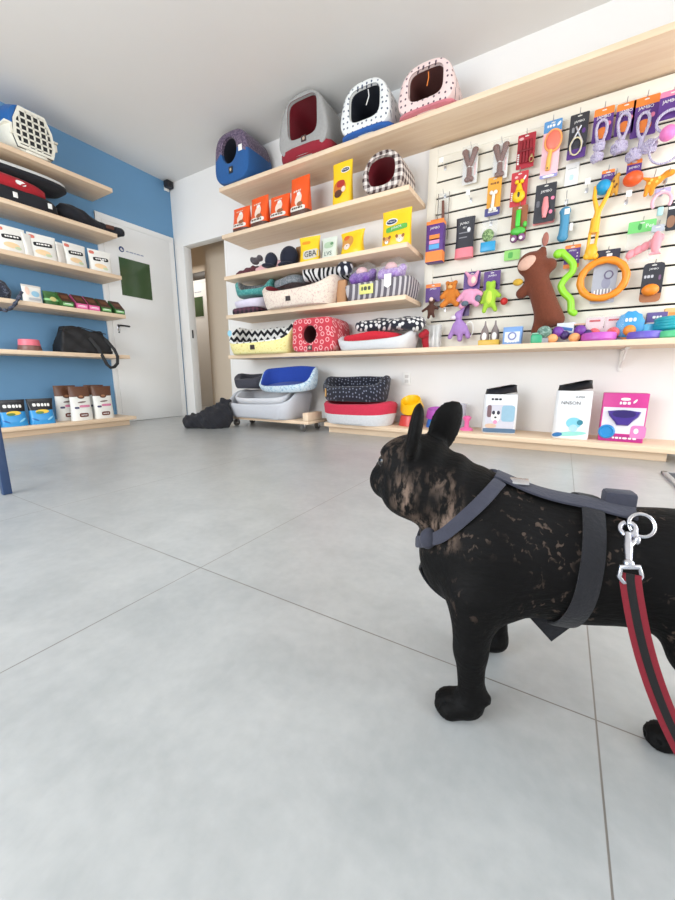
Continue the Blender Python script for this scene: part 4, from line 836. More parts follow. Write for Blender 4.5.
# red card with a knotted strap
t, w, h = card('leash_card', 'dark red card with a red dog lead folded on it, top row of the slatwall', 526, 134, 168, 18, [(1, CARDR)], 'dog lead')
part(t, 'folded_lead', lambda b: [b.tube([(-.03+.02*k, -.012, h*.15), (-.03+.02*k, -.014, h*.8)], .008, mat((140, 20, 36), .6), 8, flat=(.016, .006), up=(0, 1, 0)) for k in range(4)]+[b.box((0, -.016, h*.5), (.09, .008, .014), mat((120, 18, 30), .6), .003)])
part(t, 'metal_clip', lambda b: (b.tube([(.04+.012*math.cos(a), -.014, h*.2+.018*math.sin(a)) for a in [2*PI*i/14 for i in range(14)]], .004, mat((196, 170, 120), .3, 1.), 6, closed=True), b.box((.04, -.014, h*.3), (.012, .008, .02), mat((196, 170, 120), .3, 1.), .002)))
part(t, 'lettering', lambda b: (b.marks(-w*.4, h*.3, .07, .014, WHITE, -.0016, 5, PI/2), b.decal(-w*.3, h*.88, .03, .018, mat((226, 180, 180), .5), -.0016, 2)))
# blue and pink brush card
t, w, h = card('grooming_brush', 'pink pack with a salmon brush and yellow handle under a blue header', 551, 121, 177, 18, [(.06, mat((150, 150, 206), .45)), (.80, mat((246, 196, 206), .45)), (1, mat((86, 146, 202), .45))], 'pet brush')
part(t, 'brush_head', lambda b: (b.ell((.01, -.014, h*.63), (.045, .016, .06), mat((236, 120, 100), .4)), b.tube([(.01+.047*math.cos(a), -.012, h*.63+.064*math.sin(a)) for a in [2*PI*i/28 for i in range(28)]], .007, mat((244, 166, 96), .4), 8, closed=True)))
part(t, 'handle', lambda b: (b.tube([(.0, -.014, h*.47), (-.006, -.016, h*.3), (-.008, -.014, h*.12)], [.012, .015, .014], mat((246, 186, 92), .4), 10), b.decal(-.008, h*.14, .01, .01, DARK, -.031, 2)))
part(t, 'lettering', lambda b: (b.marks(-.01, h*.91, .05, .016, WHITE, -.0016, 3), b.decal(.035, h*.92, .014, .03, WHITE, -.0018, 2, rot=-.7), b.decal(0, h*.03, .07, .014, WHITE, -.0018, 3)))
# black clipper card
t, w, h = card('nail_clipper', 'black and purple card with a nail clipper, right of the pink brush pack', 578, 114, 158, 19, [(.22, PURPLE), (1, KCARD)], 'pet clipper')
part(t, 'clipper', lambda b: (b.tube([(-.03, -.012, h*.1), (-.038, -.012, h*.3), (-.012, -.012, h*.52), (.012, -.012, h*.7)], .006, mat((216, 216, 222), .3, 1.), 8), b.tube([(.02, -.012, h*.12), (.03, -.012, h*.32), (.006, -.012, h*.52), (-.014, -.012, h*.7)], .006, mat((216, 216, 222), .3, 1.), 8), b.tube([(-.006+.032*math.cos(a), -.014, h*.26+.05*math.sin(a)) for a in [2*PI*i/24 for i in range(24)]], .0045, mat((226, 214, 176), .4), 6, closed=True)))
part(t, 'lettering', lambda b: (b.text('JAMBO', 0, h*.82, .017, WHITE, -.0016, .07), b.decal(.03, h*.6, .02, .03, PURPLE, -.0016, 2), b.decal(-.03, h*.66, .014, .03, mat((150, 150, 156), .5), -.0016, 4)))
t = thing('price_card', 'white price card below the black clipper card', 'price tag', (H(572, 160, 182, 14)[0], -.03, H(572, 160, 182, 14)[1])); x, z, w, h = H(572, 160, 182, 14)
part(t, 'ticket', lambda b: (b.box((0, 0, h/2), (w, .002, h), WHITE, .0005), b.decal(.0, h*.35, w*.3, h*.25, mat((200, 226, 226), .5), -.0015, 4), b.box((0, -.0015, h*.75), (w*.6, .0006, h*.03), mat((190, 190, 190), .5), 0)))
# rope toys on purple and orange cards
ROPE = m_zebra('rope_twist', (226, 220, 232), (128, 110, 160), 55, 3)
def ropetoy(label, cx, yt, yb, wpx, kind):
    ch = (yb-yt)*.55; t, w, h = card('rope_toy', label, cx, yt, yt+ch*1.08, wpx, [(.78, PURPLE), (1, ORANGE)], group='rope toys on purple cards')
    part(t, 'lettering', lambda b: (b.text('JAMBO', 0, h*.72, .022, WHITE, -.0016, w*.7), b.text('PET', .01, h*.6, .013, WHITE, -.0016), b.decal(w*.3, h*.5, .022, .026, PINK, -.0018, 2), b.decal(0, h*.26, w*.6, h*.34, ORANGE, -.0015, 2)))
    zb = on(cx, yb, 1, YH)[2]-on(cx, yt+ch*1.08, 1, YH)[2]
    part(t, 'rope_loop', lambda b: b.tube([(-.004+.036*math.sin(a)*(1-.45*(math.cos(a)+1)/2*1.2), -.022, h*.22-.07*math.cos(a)*1.0) for a in [2*PI*i/32 for i in range(32)]], .0085, ROPE, 8, closed=True))
    def knot(b, c, r, k=0):
        cc = np.array((c[0], -.028, c[1])); b.ell(cc, (r*.82, r*.7, r*.82), ROPE)
        for q in range(5):
            R = rotz(.9*q+k) @ rotx(.75*q+.3) ; ring = np.array([(r*.80*math.cos(a), r*.80*math.sin(a), r*(.25 if q % 2 else -.2)) for a in [2*PI*i/26 for i in range(26)]]) @ R.T
            ring[:, 1] *= .85; b.tube(cc+ring, .0095, ROPE, 7, closed=True)
    if kind == 'long': part(t, 'knot', lambda b: (knot(b, (-.012, zb+.035), .034), knot(b, (-.006, zb+.095), .032, 1)))
    elif kind == 'ball': part(t, 'knot', lambda b: (knot(b, (-.012, zb+.045), .045)))
    else: part(t, 'knot', lambda b: (knot(b, (-.032, zb+.04), .042), knot(b, (.04, zb+.065), .042, 1)))
    part(t, 'rope_stem', lambda b: b.tube([(0, -.022, h*.22-.06), (-.004, -.024, zb+.07)], .0145, ROPE, 8))
ropetoy('rope toy with a long twisted knot on an orange and purple card, leftmost of three', 603, 108, 164, 20, 'long')
ropetoy('rope toy with a single ball knot, middle of the three on purple cards', 625, 103, 156, 19, 'ball')
ropetoy('rope toy with a double ball knot on the widest purple card', 645, 97, 162, 26, 'double')
t, w, h = card('rope_toy', 'rope ring toy with a pink ball on a purple card at the right edge', 672, 90, 118, 26, [(.8, PURPLE), (1, PINK)], group='rope toys on purple cards', y=-.13)
part(t, 'lettering', lambda b: b.text('JAMBO', -.01, h*.62, .022, WHITE, -.0016, w*.6))
part(t, 'rope_ring', lambda b: (b.tube([(-.0+.06*math.cos(a), -.02, -.02+.055*math.sin(a)) for a in [2*PI*i/32 for i in range(32)]], .008, ROPE, 8, closed=True), b.tube([(.0+.075*math.cos(a), -.02, -.16+.08*math.sin(a)) for a in [2*PI*i/32 for i in range(32)]], .006, ROPE, 8, closed=True)))
part(t, 'pink_ball', lambda b: b.ell((0, -.024, -.085), .04, mat((240, 130, 196), .4), nu=20, nv=14))
# second row
t, w, h = card('clear_pack', 'slim clear pack with a brown chew stick at the left end of the slatwall', 443, 193, 240, 11, [(1, FILM)], 'pet treat', y=-.05); part(t, 'chew_stick', lambda b: b.tube([(0, -.012, h*.1), (.004, -.014, h*.5), (-.002, -.012, h*.82)], [.01, .012, .01], BRG, 8)); part(t, 'side_rim', lambda b: (b.box((-w/2, 0, h/2), (.003, .012, h), mat((120, 112, 104), .5), .001), b.box((w/2, 0, h/2), (.003, .012, h), mat((120, 112, 104), .5), .001)))
t, w, h = card('bone_card', 'golden card with a white bone toy and a navy foot', 494, 177, 215, 14, [(.2, mat((70, 66, 128), .45)), (1, mat((232, 164, 52), .45))]); WB = mat((244, 238, 226), .4)
part(t, 'bone', lambda b: (b.tube([(-.004, -.014, h*.16), (0, -.014, h*.55)], .011, WB, 8), [b.ell((sx*.014-.002, -.014, zz), (.014, .012, .014), WB) for sx in (-1, 1) for zz in (h*.14, h*.58)])); part(t, 'lettering', lambda b: (b.marks(0, h*.83, .06, .014, mat((120, 70, 20), .5), -.0016, 4), b.box((0, -.0016, h*.1), (w*.7, .0006, .012), WHITE, 0)))
t, w, h = card('rubber_toy', 'red card with a yellow rubber toy, below the dark red lead card', 519, 172, 206, 17, [(1, mat((196, 52, 62), .45))])
part(t, 'yellow_toy', lambda b: (b.ell((.004, -.02, h*.26), (.042, .024, .04), YELLOW), b.tube([(.004, -.018, h*.4), (.002, -.018, h*.62)], [.026, .012], YELLOW, 12), b.ell((-.014, -.018, h*.68), .014, YELLOW), b.ell((.018, -.018, h*.68), .014, YELLOW), b.ell((.006, -.043, h*.27), (.008, .004, .018), DARK))); part(t, 'lettering', lambda b: b.marks(-w*.4, h*.3, .06, .013, WHITE, -.0016, 5, PI/2)); part(t, 'logo', lambda b: b.decal(-w*.2, h*.85, .022, .016, mat((240, 190, 190), .5), -.0016, 2)); part(t, 'printed_flash', lambda b: b.decal(w*.3, h*.8, .012, .03, WHITE, -.0016, 3, rot=-.5))
t, w, h = card('rubber_toy', 'black card with a pink rubber toy in the second row', 545, 184, 222, 21, [(1, KCARD)]); part(t, 'pink_toy', lambda b: b.tube([(.004, -.014, h*.1), (.006, -.02, h*.35), (.004, -.014, h*.62)], [.012, .022, .014], mat((240, 146, 150), .4), 12)); part(t, 'lettering', lambda b: b.text('JAMBO', .002, h*.8, .02, WHITE, -.0016, .085)); part(t, 'printed_dot', lambda b: b.decal(.045, h*.6, .022, .022, PINK, -.0016, 2)); part(t, 'printed_dot', lambda b: b.decal(.04, h*.25, .022, .026, PINK, -.0016, 2)); part(t, 'printed_panel', lambda b: b.decal(-.042, h*.5, .02, .04, mat((110, 110, 118), .5), -.0016, 4))
t, w, h = card('rubber_toy', 'pink and grey pack peeking out under the black pink toy card', 544, 211, 224, 22, [(.25, mat((240, 150, 150), .45)), (.8, mat((120, 120, 122), .4)), (1, mat((240, 150, 150), .45))], y=-.045, hk=False)
# blue pouch with hook
x, z, w, h = H(564, 207, 240, 11); t = thing('treat_dispenser', 'blue bone shaped dispenser with a small white tag, below the white price card', 'pet toy', (x, YH, z)); BB = mat((74, 146, 184), .4)
part(t, 'blue_body', lambda b: (b.tube([(0, 0, .02), (.004, -.002, h*.5), (.0, 0, h-.03)], [.03, .027, .03], BB, 14), b.ell((0, 0, .02), (.034, .026, .03), BB), b.ell((0, 0, h-.03), (.034, .026, .03), BB))); part(t, 'tag', lambda b: (b.box((.012, -.032, h*.8), (.03, .003, .035), WHITE, .001), b.box((.045, -.005, h*.35), (.02, .02, .05), WHITE, .004))); part(t, 'cord', lambda b: b.tube([(0, 0, h-.005), (.002, .004, h+.05)], .002, WHITE, 6)); hook(x, z+h+.048, 'thin wire hook holding the blue bone shaped dispenser')
# blue ball toy with a long yellow tug
t, w, h = card('tug_toy', 'long yellow tug toy with a blue ball held at its top, small purple card', 608, 170, 181, 13, [(.7, PURPLE), (1, ORANGE)]); zb = on(600, 259, 1, YH)[2]-on(608, 181, 1, YH)[2]; YT = mat((250, 184, 44), .4); xo = -.03
part(t, 'lettering', lambda b: b.text('JAMBO', 0, h*.5, .014, WHITE, -.0016, .05)); zt = -.04
part(t, 'blue_ball', lambda b: b.ell((xo+.012, -.02, zt), .044, mat((24, 150, 202), .4), nu=24, nv=16))
part(t, 'yellow_tug', lambda b: (b.tube([(xo-.03, -.03, zt+.01), (xo-.03, -.045, zt-.06), (xo-.005, -.035, zt-.14), (xo-.008, -.03, zt-.2)], [.01, .012, .014, .02], YT, 10), b.tube([(xo+.055, -.03, zt+.01), (xo+.04, -.045, zt-.06), (xo+.005, -.035, zt-.14), (xo-.008, -.03, zt-.2)], [.01, .012, .014, .02], YT, 10), b.tube([(xo-.008, -.03, zt-.18), (xo-.01, -.03, zt-.27)], [.026, .028], YT, 12), b.tube([(xo-.03, -.03, zt-.26), (xo-.034, -.03, zb+.07)], .009, YT, 8), b.tube([(xo+.012, -.03, zt-.26), (xo+.006, -.03, zb+.07)], .009, YT, 8), b.ell((xo-.012, -.03, zb+.045), (.036, .026, .05), YT), b.ell((xo-.035, -.03, zb+.02), (.02, .02, .022), YT), b.ell((xo+.012, -.03, zb+.015), (.02, .02, .022), YT)))
t, w, h = card('ball_toy', 'orange ball on a small purple and orange card', 634, 160, 177, 15, [(.75, PURPLE), (1, ORANGE)]); part(t, 'orange_ball', lambda b: b.ell((-.0, -.03, -.02), (.052, .045, .042), mat((238, 92, 36), .4), nu=20)); part(t, 'lettering', lambda b: b.text('JAMBO', 0, h*.55, .016, WHITE, -.0016, .055))
OF = fab((232, 150, 40)); YF = fab((246, 206, 96))
def plush(name, label, cx, cy, s, m, prims, extra=(), y=YH-.02, k=.006, hk=True, h=.005):
    q = on(cx, cy, 1, y); t = thing(name, label, 'plush toy', (q[0], y, q[2])); P = []
    for p in prims: P.append(tuple([p[0]]+[tuple(v*s for v in u) if hasattr(u, '__len__') else u*s for u in p[1:]]))
    lo = np.min([np.array(p[1])-np.max(p[2] if p[0] == 'e' else p[3:]) for p in P]+[np.array(p[2])-max(p[3:]) for p in P if p[0] == 'c'], 0)-.02; hi = np.max([np.array(p[1])+np.max(p[2] if p[0] == 'e' else p[3:]) for p in P]+[np.array(p[2])+max(p[3:]) for p in P if p[0] == 'c'], 0)+.02
    b = MB(); b.sdf(union(P, k), lo, hi, h, m); b.build('plush_body', t, 80)
    for nm, fn in extra: part(t, nm, fn)
    if hk: hook(q[0], q[2]+hk if hk is not True else q[2]+.05*s, 'wire hook holding the '+label.split(',')[0], abs(y)-.01)
    return t
plush('giraffe_plush', 'small orange and yellow giraffe plush near the right edge', 654, 182, 1, OF, [('e', (0, 0, 0), (.035, .025, .025)), ('c', (-.03, 0, -.02), (-.035, 0, -.065), .012, .01), ('c', (.0, 0, -.02), (-.005, 0, -.065), .012, .01), ('c', (.03, 0, .01), (.055, 0, .03), .016, .014), ('e', (.07, -.005, .03), (.026, .02, .018)), ('c', (-.03, 0, .02), (-.06, 0, .035), .01, .006)], [('spots', lambda b: [b.ell((xx, -.022, zz), (.008, .004, .008), YF) for xx, zz in ((-.015, .005), (.01, -.008), (.02, .012), (-.025, -.01))])], hk=.035)
plush('giraffe_plush', 'tiny brown and yellow giraffe plush right behind the blue ball', 615, 184, 1, mat((206, 150, 60), .9), [('e', (0, 0, 0), (.022, .02, .035)), ('c', (.0, 0, .03), (.012, 0, .05), .013, .012), ('c', (-.01, 0, -.03), (-.014, 0, -.06), .009, .008), ('c', (.012, 0, -.03), (.014, 0, -.06), .009, .008)], [('spots', lambda b: [b.ell((xx, -.018, zz), (.006, .004, .008), mat((110, 70, 30), .8)) for xx, zz in ((-.008, .01), (.008, -.01), (0, -.022))])], hk=.055)
t, w, h = card('teether_ring', 'pale pink and blue ring toy below the giraffe plush', 663, 188, 194, 16, [(1, mat((186, 176, 220), .45))]); part(t, 'ring', lambda b: (b.tube([(.0+.045*math.cos(a), -.012, -.045+.05*math.sin(a)) for a in [-.6+4.4*i/24 for i in range(25)]], .009, mat((244, 190, 206), .4), 8), b.box((.0, -.012, -.1), (.03, .015, .05), mat((176, 216, 216), .4), .006)))
t, w, h = card('black_pack', 'black pack with brown contents cut by the right edge', 674, 200, 230, 14, [(1, KCARD)], 'pet treat'); part(t, 'window', lambda b: b.decal(-.01, h*.3, w*.6, h*.4, mat((150, 110, 86), .4), -.0016, 2.4)); part(t, 'print', lambda b: b.box((-.01, -.0016, h*.75), (w*.6, .0006, .014), WHITE, 0))
# third row, left: boxes
x, z, w, h = H(437, 224, 264, 17); t = thing('toy_box', 'orange and purple box with a window of coloured toys, left end of the slatwall', 'box', (x, -.112, z)); OB = mat((238, 132, 46), .45)
part(t, 'carton', lambda b: (b.box((0, 0, h/2), (w, .07, h), PURPLE, .002), b.box((0, -.0005, h*.14), (w+.001, .071, h*.26), OB, 0), b.box((0, -.0002, h*.96), (w+.0006, .0706, h*.08), OB, 0), b.text('JAMBO', 0, h*.82, .022, WHITE, -.0366, w*.7)))
part(t, 'window', lambda b: (b.box((-.0, -.0365, h*.6), (w*.6, .002, h*.13), OB, 0), b.box((0, -.0365, h*.5), (w*.6, .002, h*.13), mat((236, 150, 190), .45), 0), b.box((0, -.0365, h*.38), (w*.6, .002, h*.13), mat((80, 160, 216), .45), 0))); part(t, 'hang_tab', lambda b: b.box((0, .02, h+.015), (w*.8, .002, .03), OB, .001)); hook(x, z+h+.018, 'thin wire hook holding the orange and purple box', .09)
x, z, w, h = H(465, 218, 258, 19); P = Pouch(w, h, .06, [(.24, mat((236, 128, 140), .45)), (1, KCARD)], seed=70, top=.03, foot=1); P.text('JAMBO', -.005, h*.84, .02, WHITE, w*.65); P.text('PET', .0, h*.74, .012, WHITE); P.patch(0, h*.62, w*.6, h*.03, mat((130, 130, 136), .5), 6); P.patch(-.01, h*.5, w*.45, h*.03, mat((130, 130, 136), .5), 6); P.patch(.03, h*.68, w*.18, h*.12, mat((220, 220, 224), .5), 2)
solo('litter_scoop_pack', 'black pack with a pink foot, right of the orange and purple box', 'pack', P.mb, (x, -.075, z)); hook(x, z+h-.012, 'thin wire hook holding the black pack with a pink foot', .05)
t, w, h = card('treat_pack', 'clear pack with green treats and a blue foot', 489, 220, 252, 16, [(1, FILM)], 'pet treat'); part(t, 'green_contents', lambda b: b.ell((-.005, -.018, h*.5), (w*.38, .016, h*.2), m_speck('green_treats', (88, 118, 74), (160, 186, 130), 60))); part(t, 'blue_foot', lambda b: b.box((0, -.012, h*.16), (w*.95, .026, h*.3), mat((44, 156, 206), .35), .006))
t, w, h = card('purple_tag', 'small purple card above the pack of green treats', 491, 208, 216, 13, [(1, mat((92, 92, 150), .45))], y=-.06); part(t, 'print', lambda b: b.box((0, -.0018, h*.4), (w*.5, .0006, .01), WHITE, 0))
# monkey-coloured card with a green toy
t, w, h = card('rubber_toy', 'brown card with a bright green toy and two purple balls', 519, 206, 240, 16, [(1, mat((150, 86, 48), .45))]); part(t, 'green_toy', lambda b: (b.box((-.006, -.016, h*.62), (.032, .02, h*.5), mat((72, 206, 62), .4), .008), b.ell((-.0, -.02, h*.24), (.05, .02, .028), mat((84, 190, 70), .4)), b.ell((.042, -.016, h*.42), (.014, .014, .02), mat((84, 190, 70), .4)))); part(t, 'purple_balls', lambda b: (b.ell((-.022, -.026, h*.02), .026, mat((134, 84, 130), .4)), b.ell((.028, -.026, h*.04), .026, mat((134, 84, 130), .4)), b.ell((-.025, -.05, -.004), (.012, .006, .012), WHITE), b.ell((.025, -.05, .0), (.012, .006, .012), WHITE)))
t, w, h = card('green_tag', 'pale green card below the bright green toy', 512, 250, 260, 16, [(1, mat((150, 214, 110), .45))], y=-.04, hk=False, hole=False); part(t, 'print', lambda b: b.decal(-.01, h*.5, w*.3, h*.6, mat((90, 180, 80), .5), -.0018, 4))
# big brown monkey-like plush
q0 = on(531, 258, 1, -.10); q1 = on(549, 324, 1, -.10); MBR = mat((118, 60, 38), .95, noise=.3, scale=90, bump=.8, sheen=.1); SKN = fab((222, 178, 158))
t = thing('plush_monkey', 'large brown monkey plush with a pink face hanging crooked on the slatwall', 'plush toy', (q1[0], -.128, q1[2])); dx = q0[0]-q1[0]; dz = q0[2]-q1[2]; ux, uz = dx/math.hypot(dx, dz), dz/math.hypot(dx, dz); Ln = math.hypot(dx, dz); vx, vz = uz, -ux
def Q(a, c, y=0.): return (ux*a+vx*c, y, uz*a+vz*c)
prims = [('c', Q(.05, .01), Q(Ln*.70, 0), .083, .070), ('e', Q(Ln*.90, -.01), (.088, .070, .082)), ('c', Q(Ln*.62, -.06), Q(Ln*.56, -.115), .034, .036), ('c', Q(Ln*.74, .06), Q(Ln*.78, .095), .036, .044), ('c', Q(.05, -.045), Q(-.02, -.085), .032, .036), ('c', Q(.04, .05), Q(.0, .065), .036, .034), ('c', Q(Ln*.98, .07), Q(Ln*1.02, .08), .03, .022)]
b = MB(); b.sdf(union(prims, .012), (-.35, -.12, -.18), (.28, .12, Ln+.22), .011, MBR); b.build('plush_body', t, 80)
c_ = Q(Ln*.91, -.03, -.056); b = MB(); b.ell(c_, (.062, .026, .042), SKN, R=roty(-.55)); b.build('face_patch', t)
b = MB(); c_ = Q(Ln*.72, -.115, -.03); b.ell(c_, (.034, .022, .024), fab((214, 170, 60))); b.build('yellow_hand', t)
b = MB(); c_ = Q(Ln*1.13, .11, -.02); b.ell(c_, (.020, .006, .045), fab((170, 110, 96))); b.build('ear_tag', t)
q = Q(Ln*1.12, .085); hook(q1[0]+q[0], q1[2]+q[2], 'thin wire hook holding the large brown monkey plush', .11)
# plush row
t, w, h = card('plush_monkey', 'small dark brown monkey plush on a purple card, leftmost of the plush row', 433, 284, 302, 15, [(.8, PURPLE), (1, ORANGE)], 'plush toy'); DBR = fab((84, 50, 38)); part(t, 'lettering', lambda b: b.text('JAMBO', 0, h*.72, .016, WHITE, -.0016, w*.7))
def monkey(b): b.sdf(union([('e', (0, -.03, -.06), (.03, .025, .04)), ('e', (.004, -.032, .0), (.026, .024, .024)), ('c', (-.02, -.03, -.04), (-.07, -.03, -.07), .011, .01), ('c', (.02, -.03, -.04), (.055, -.03, -.06), .011, .01), ('c', (-.012, -.03, -.09), (-.02, -.03, -.125), .012, .011), ('c', (.014, -.03, -.09), (.024, -.03, -.12), .012, .011)], .005), (-.1, -.08, -.15), (.09, .02, .05), .005, DBR)
part(t, 'plush_body', monkey); part(t, 'face', lambda b: b.ell((.006, -.056, .012), (.016, .008, .016), fab((232, 206, 196))))
TB = fab((208, 122, 40)); plush('teddy_bear', 'orange teddy bear plush in the plush row', 451, 294, 1, TB, [('e', (0, 0, -.02), (.045, .035, .05)), ('e', (0, -.005, .055), (.04, .035, .035)), ('e', (-.032, 0, .085), (.016, .012, .016)), ('e', (.032, 0, .085), (.016, .012, .016)), ('c', (-.04, -.01, .01), (-.065, -.02, -.02), .02, .018), ('c', (.04, -.01, .01), (.065, -.02, -.02), .02, .018), ('c', (-.03, -.01, -.06), (-.055, -.03, -.085), .022, .022), ('c', (.03, -.01, -.06), (.055, -.03, -.085), .022, .022)], [('muzzle', lambda b: b.ell((0, -.038, .046), (.018, .012, .014), fab((232, 180, 110)))), ('eyes', lambda b: (b.ell((-.014, -.038, .064), .004, BLACK), b.ell((.014, -.038, .064), .004, BLACK)))], hk=.095)
t, w, h = card('plush_pig', 'pink plush animal with grey paws on a purple card', 472, 272, 290, 17, [(1, PURPLE)], 'plush toy', y=-.095); PP = fab((232, 160, 192))
def pig(b): b.sdf(union([('e', (-.005, -.03, -.05), (.05, .032, .055)), ('e', (.01, -.03, .06), (.036, .03, .04)), ('c', (-.01, -.02, .09), (-.045, -.02, .13), .016, .008), ('c', (.03, -.02, .09), (.045, -.02, .125), .016, .01), ('c', (-.04, -.03, -.02), (-.085, -.03, -.07), .02, .018), ('c', (.04, -.03, -.02), (.075, -.03, -.04), .02, .018), ('c', (-.03, -.03, -.09), (-.06, -.04, -.12), .022, .02), ('c', (.03, -.03, -.09), (.055, -.04, -.115), .022, .02)], .006), (-.12, -.09, -.16), (.12, .03, .16), .0055, PP)
part(t, 'plush_body', pig); part(t, 'face', lambda b: b.ell((.022, -.055, .06), (.018, .012, .026), fab((240, 222, 206)))); part(t, 'grey_paws', lambda b: (b.ell((-.03, -.058, -.105), (.028, .014, .02), fab((96, 110, 124))), b.ell((.062, -.045, -.075), (.022, .014, .026), fab((96, 110, 124)))))
t, w, h = card('plush_frog', 'bright green frog plush on a purple card', 492, 271, 290, 17, [(1, PURPLE)], 'plush toy'); FG = fab((164, 206, 62)); part(t, 'lettering', lambda b: b.text('JAMBO', 0, h*.74, .018, WHITE, -.0016, w*.7))
def frog(b): b.sdf(union([('e', (0, -.03, -.06), (.044, .03, .07)), ('e', (0, -.03, .02), (.034, .03, .028)), ('e', (-.02, -.035, .045), .014*np.ones(3)), ('e', (.02, -.035, .045), .014*np.ones(3)), ('c', (-.035, -.03, -.02), (-.06, -.03, -.09), .014, .012), ('c', (.035, -.03, -.02), (.065, -.03, -.05), .014, .016), ('c', (-.025, -.03, -.11), (-.035, -.035, -.155), .017, .016), ('c', (.025, -.03, -.11), (.045, -.035, -.15), .017, .016)], .006), (-.1, -.09, -.19), (.1, .03, .08), .0055, FG)
part(t, 'plush_body', frog); part(t, 'belly', lambda b: b.ell((-.002, -.048, -.06), (.026, .016, .05), fab((206, 232, 90))))
x, z, w, h = H(504, 298, 305, 7); b = MB(); b.ell((0, 0, .027), .027, mat((206, 40, 40), .4)); b.tube([(0, .02, .03), (0, .05, .035)], .004, GALV, 6); solo('ball_toy', 'small red ball on a wire peg right of the frog plush', 'pet toy', b, (x, -.075, z))
# lower row
t, w, h = card('plush_donkey', 'lilac donkey plush hanging from a dark purple card', 465, 304, 316, 9, [(1, mat((70, 44, 96), .45))], 'plush toy'); LD = fab((170, 132, 196))
def donkey(b): b.sdf(union([('e', (-.03, -.03, -.09), (.05, .034, .06)), ('e', (-.04, -.035, .0), (.03, .03, .036)), ('c', (-.02, -.03, .03), (.0, -.025, .075), .014, .012), ('c', (-.06, -.03, -.07), (-.1, -.03, -.16), .018, .018), ('c', (-.02, -.03, -.13), (-.02, -.03, -.18), .02, .02), ('c', (.01, -.03, -.08), (.045, -.03, -.16), .018, .02)], .007), (-.15, -.09, -.22), (.1, .03, .11), .006, LD)
part(t, 'plush_body', donkey); part(t, 'muzzle', lambda b: b.ell((-.075, -.045, -.012), (.026, .02, .018), fab((236, 226, 232)))); part(t, 'ring', lambda b: b.tube([(.05+.03*math.cos(a), -.035, -.11+.06*math.sin(a)) for a in [2*PI*i/24 for i in range(24)]], .004, WHITE, 6, closed=True))
Y5 = .7375
def shelf_item(name, label, cat, px, y=-.22, group=None, rz=0.): q = on(px, 345, 1, y); return thing(name, label, cat, (q[0], y, Y5), rz, group)
x, z, w, h = H(431, 318, 343, 17, -.15); t = shelf_item('clear_tube_pack', 'clear plastic tub standing at the left end of the toy shelf', 'container', 433, -.11); part(t, 'clear_tub', lambda b: b.box((0, 0, h/2), (w*.9, .06, h), mat((232, 236, 238), .1, noise=.02, alpha=.35), .008)); part(t, 'white_sticks', lambda b: [b.cyl((sx*.035, 0, .005), .008, h*.85, WHITE, 8) for sx in (-1, 0, 1)])
t = shelf_item('bottle_pack', 'twin dark tipped bottles in a yellow tray', 'bottle', 489, -.16)
for sx in (-1, 1): part(t, 'bottle', lambda b: b.lathe([(.005, .02), (.026, .03), (.034, .07), (.026, .12), (.008, .16), (.004, .19)], mat((136, 124, 122), .3), (sx*.036, 0, 0), 16)); part(t, 'white_label', lambda b: b.ell((sx*.036, -.026, .075), (.018, .01, .03), WHITE))
part(t, 'yellow_tray', lambda b: b.box((0, 0, .025), (.15, .075, .05), mat((216, 176, 62), .4), .005))
t = shelf_item('toy_carton', 'small pale blue carton with a ring on its front, left part of the toy shelf', 'box', 512, -.20, rz=-.06); part(t, 'carton', lambda b: (b.box((0, 0, .065), (.125, .05, .13), mat((120, 160, 216), .45), .002), b.box((0, -.0255, .06), (.1, .001, .07), mat((226, 230, 244), .45), 0), b.marks(.0, .026, .07, .010, WHITE, -.0265, 4))); part(t, 'ring_print', lambda b: b.tube([(.0+.024*math.cos(a), -.0265, .066+.024*math.sin(a)) for a in [2*PI*i/20 for i in range(20)]], .005, mat((130, 140, 190), .4), 6, closed=True))
t = shelf_item('toy_jar', 'small green lidded tub under the brown plush', 'container', 536, -.29); part(t, 'tub', lambda b: b.box((0, 0, .03), (.07, .06, .06), mat((60, 168, 124), .4), .008)); part(t, 'lid', lambda b: b.box((0, 0, .066), (.06, .055, .01), mat((150, 206, 180), .4), .004))
t = shelf_item('green_toy', 'grey green knitted ball beside the small green tub', 'pet toy', 543, -.29); part(t, 'ball', lambda b: b.ell((0, 0, .075), (.045, .04, .04), m_speck('grey_green_knit', (90, 124, 112), (150, 178, 166), 60))); part(t, 'stand', lambda b: b.box((0, 0, .018), (.06, .05, .036), mat((150, 150, 156), .4), .004))
for px, yy, l in ((555, -.27, 'purple ball toy with an orange foot, left one on the toy shelf'), (577, -.27, 'purple ball toy with an orange foot, right one on the toy shelf')):
    t = shelf_item('ball_toy', l, 'pet toy', px, yy, 'purple and orange ball toys'); part(t, 'orange_foot', lambda b: b.ell((-.02, -.02, .03), (.034, .032, .03), mat((242, 172, 112), .45), nu=20)); part(t, 'purple_ball', lambda b: b.ell((.008, .015, .075), (.036, .034, .036), mat((120, 60, 160), .4), nu=20)); part(t, 'side_ball', lambda b: b.ell((.05, .01, .05), (.028, .028, .03), mat((64, 44, 104), .4)))
t = shelf_item('toy_carton', 'white carton with blue print behind the purple ball toys', 'box', 564, -.15); part(t, 'carton', lambda b: (b.box((0, 0, .07), (.11, .05, .14), mat((226, 230, 236), .45), .002), b.box((0, -.0256, .10), (.08, .001, .02), mat((70, 120, 190), .5), 0, R=roty(.2)), b.box((.01, -.0256, .07), (.08, .001, .014), mat((70, 120, 190), .5), 0, R=roty(.2))))
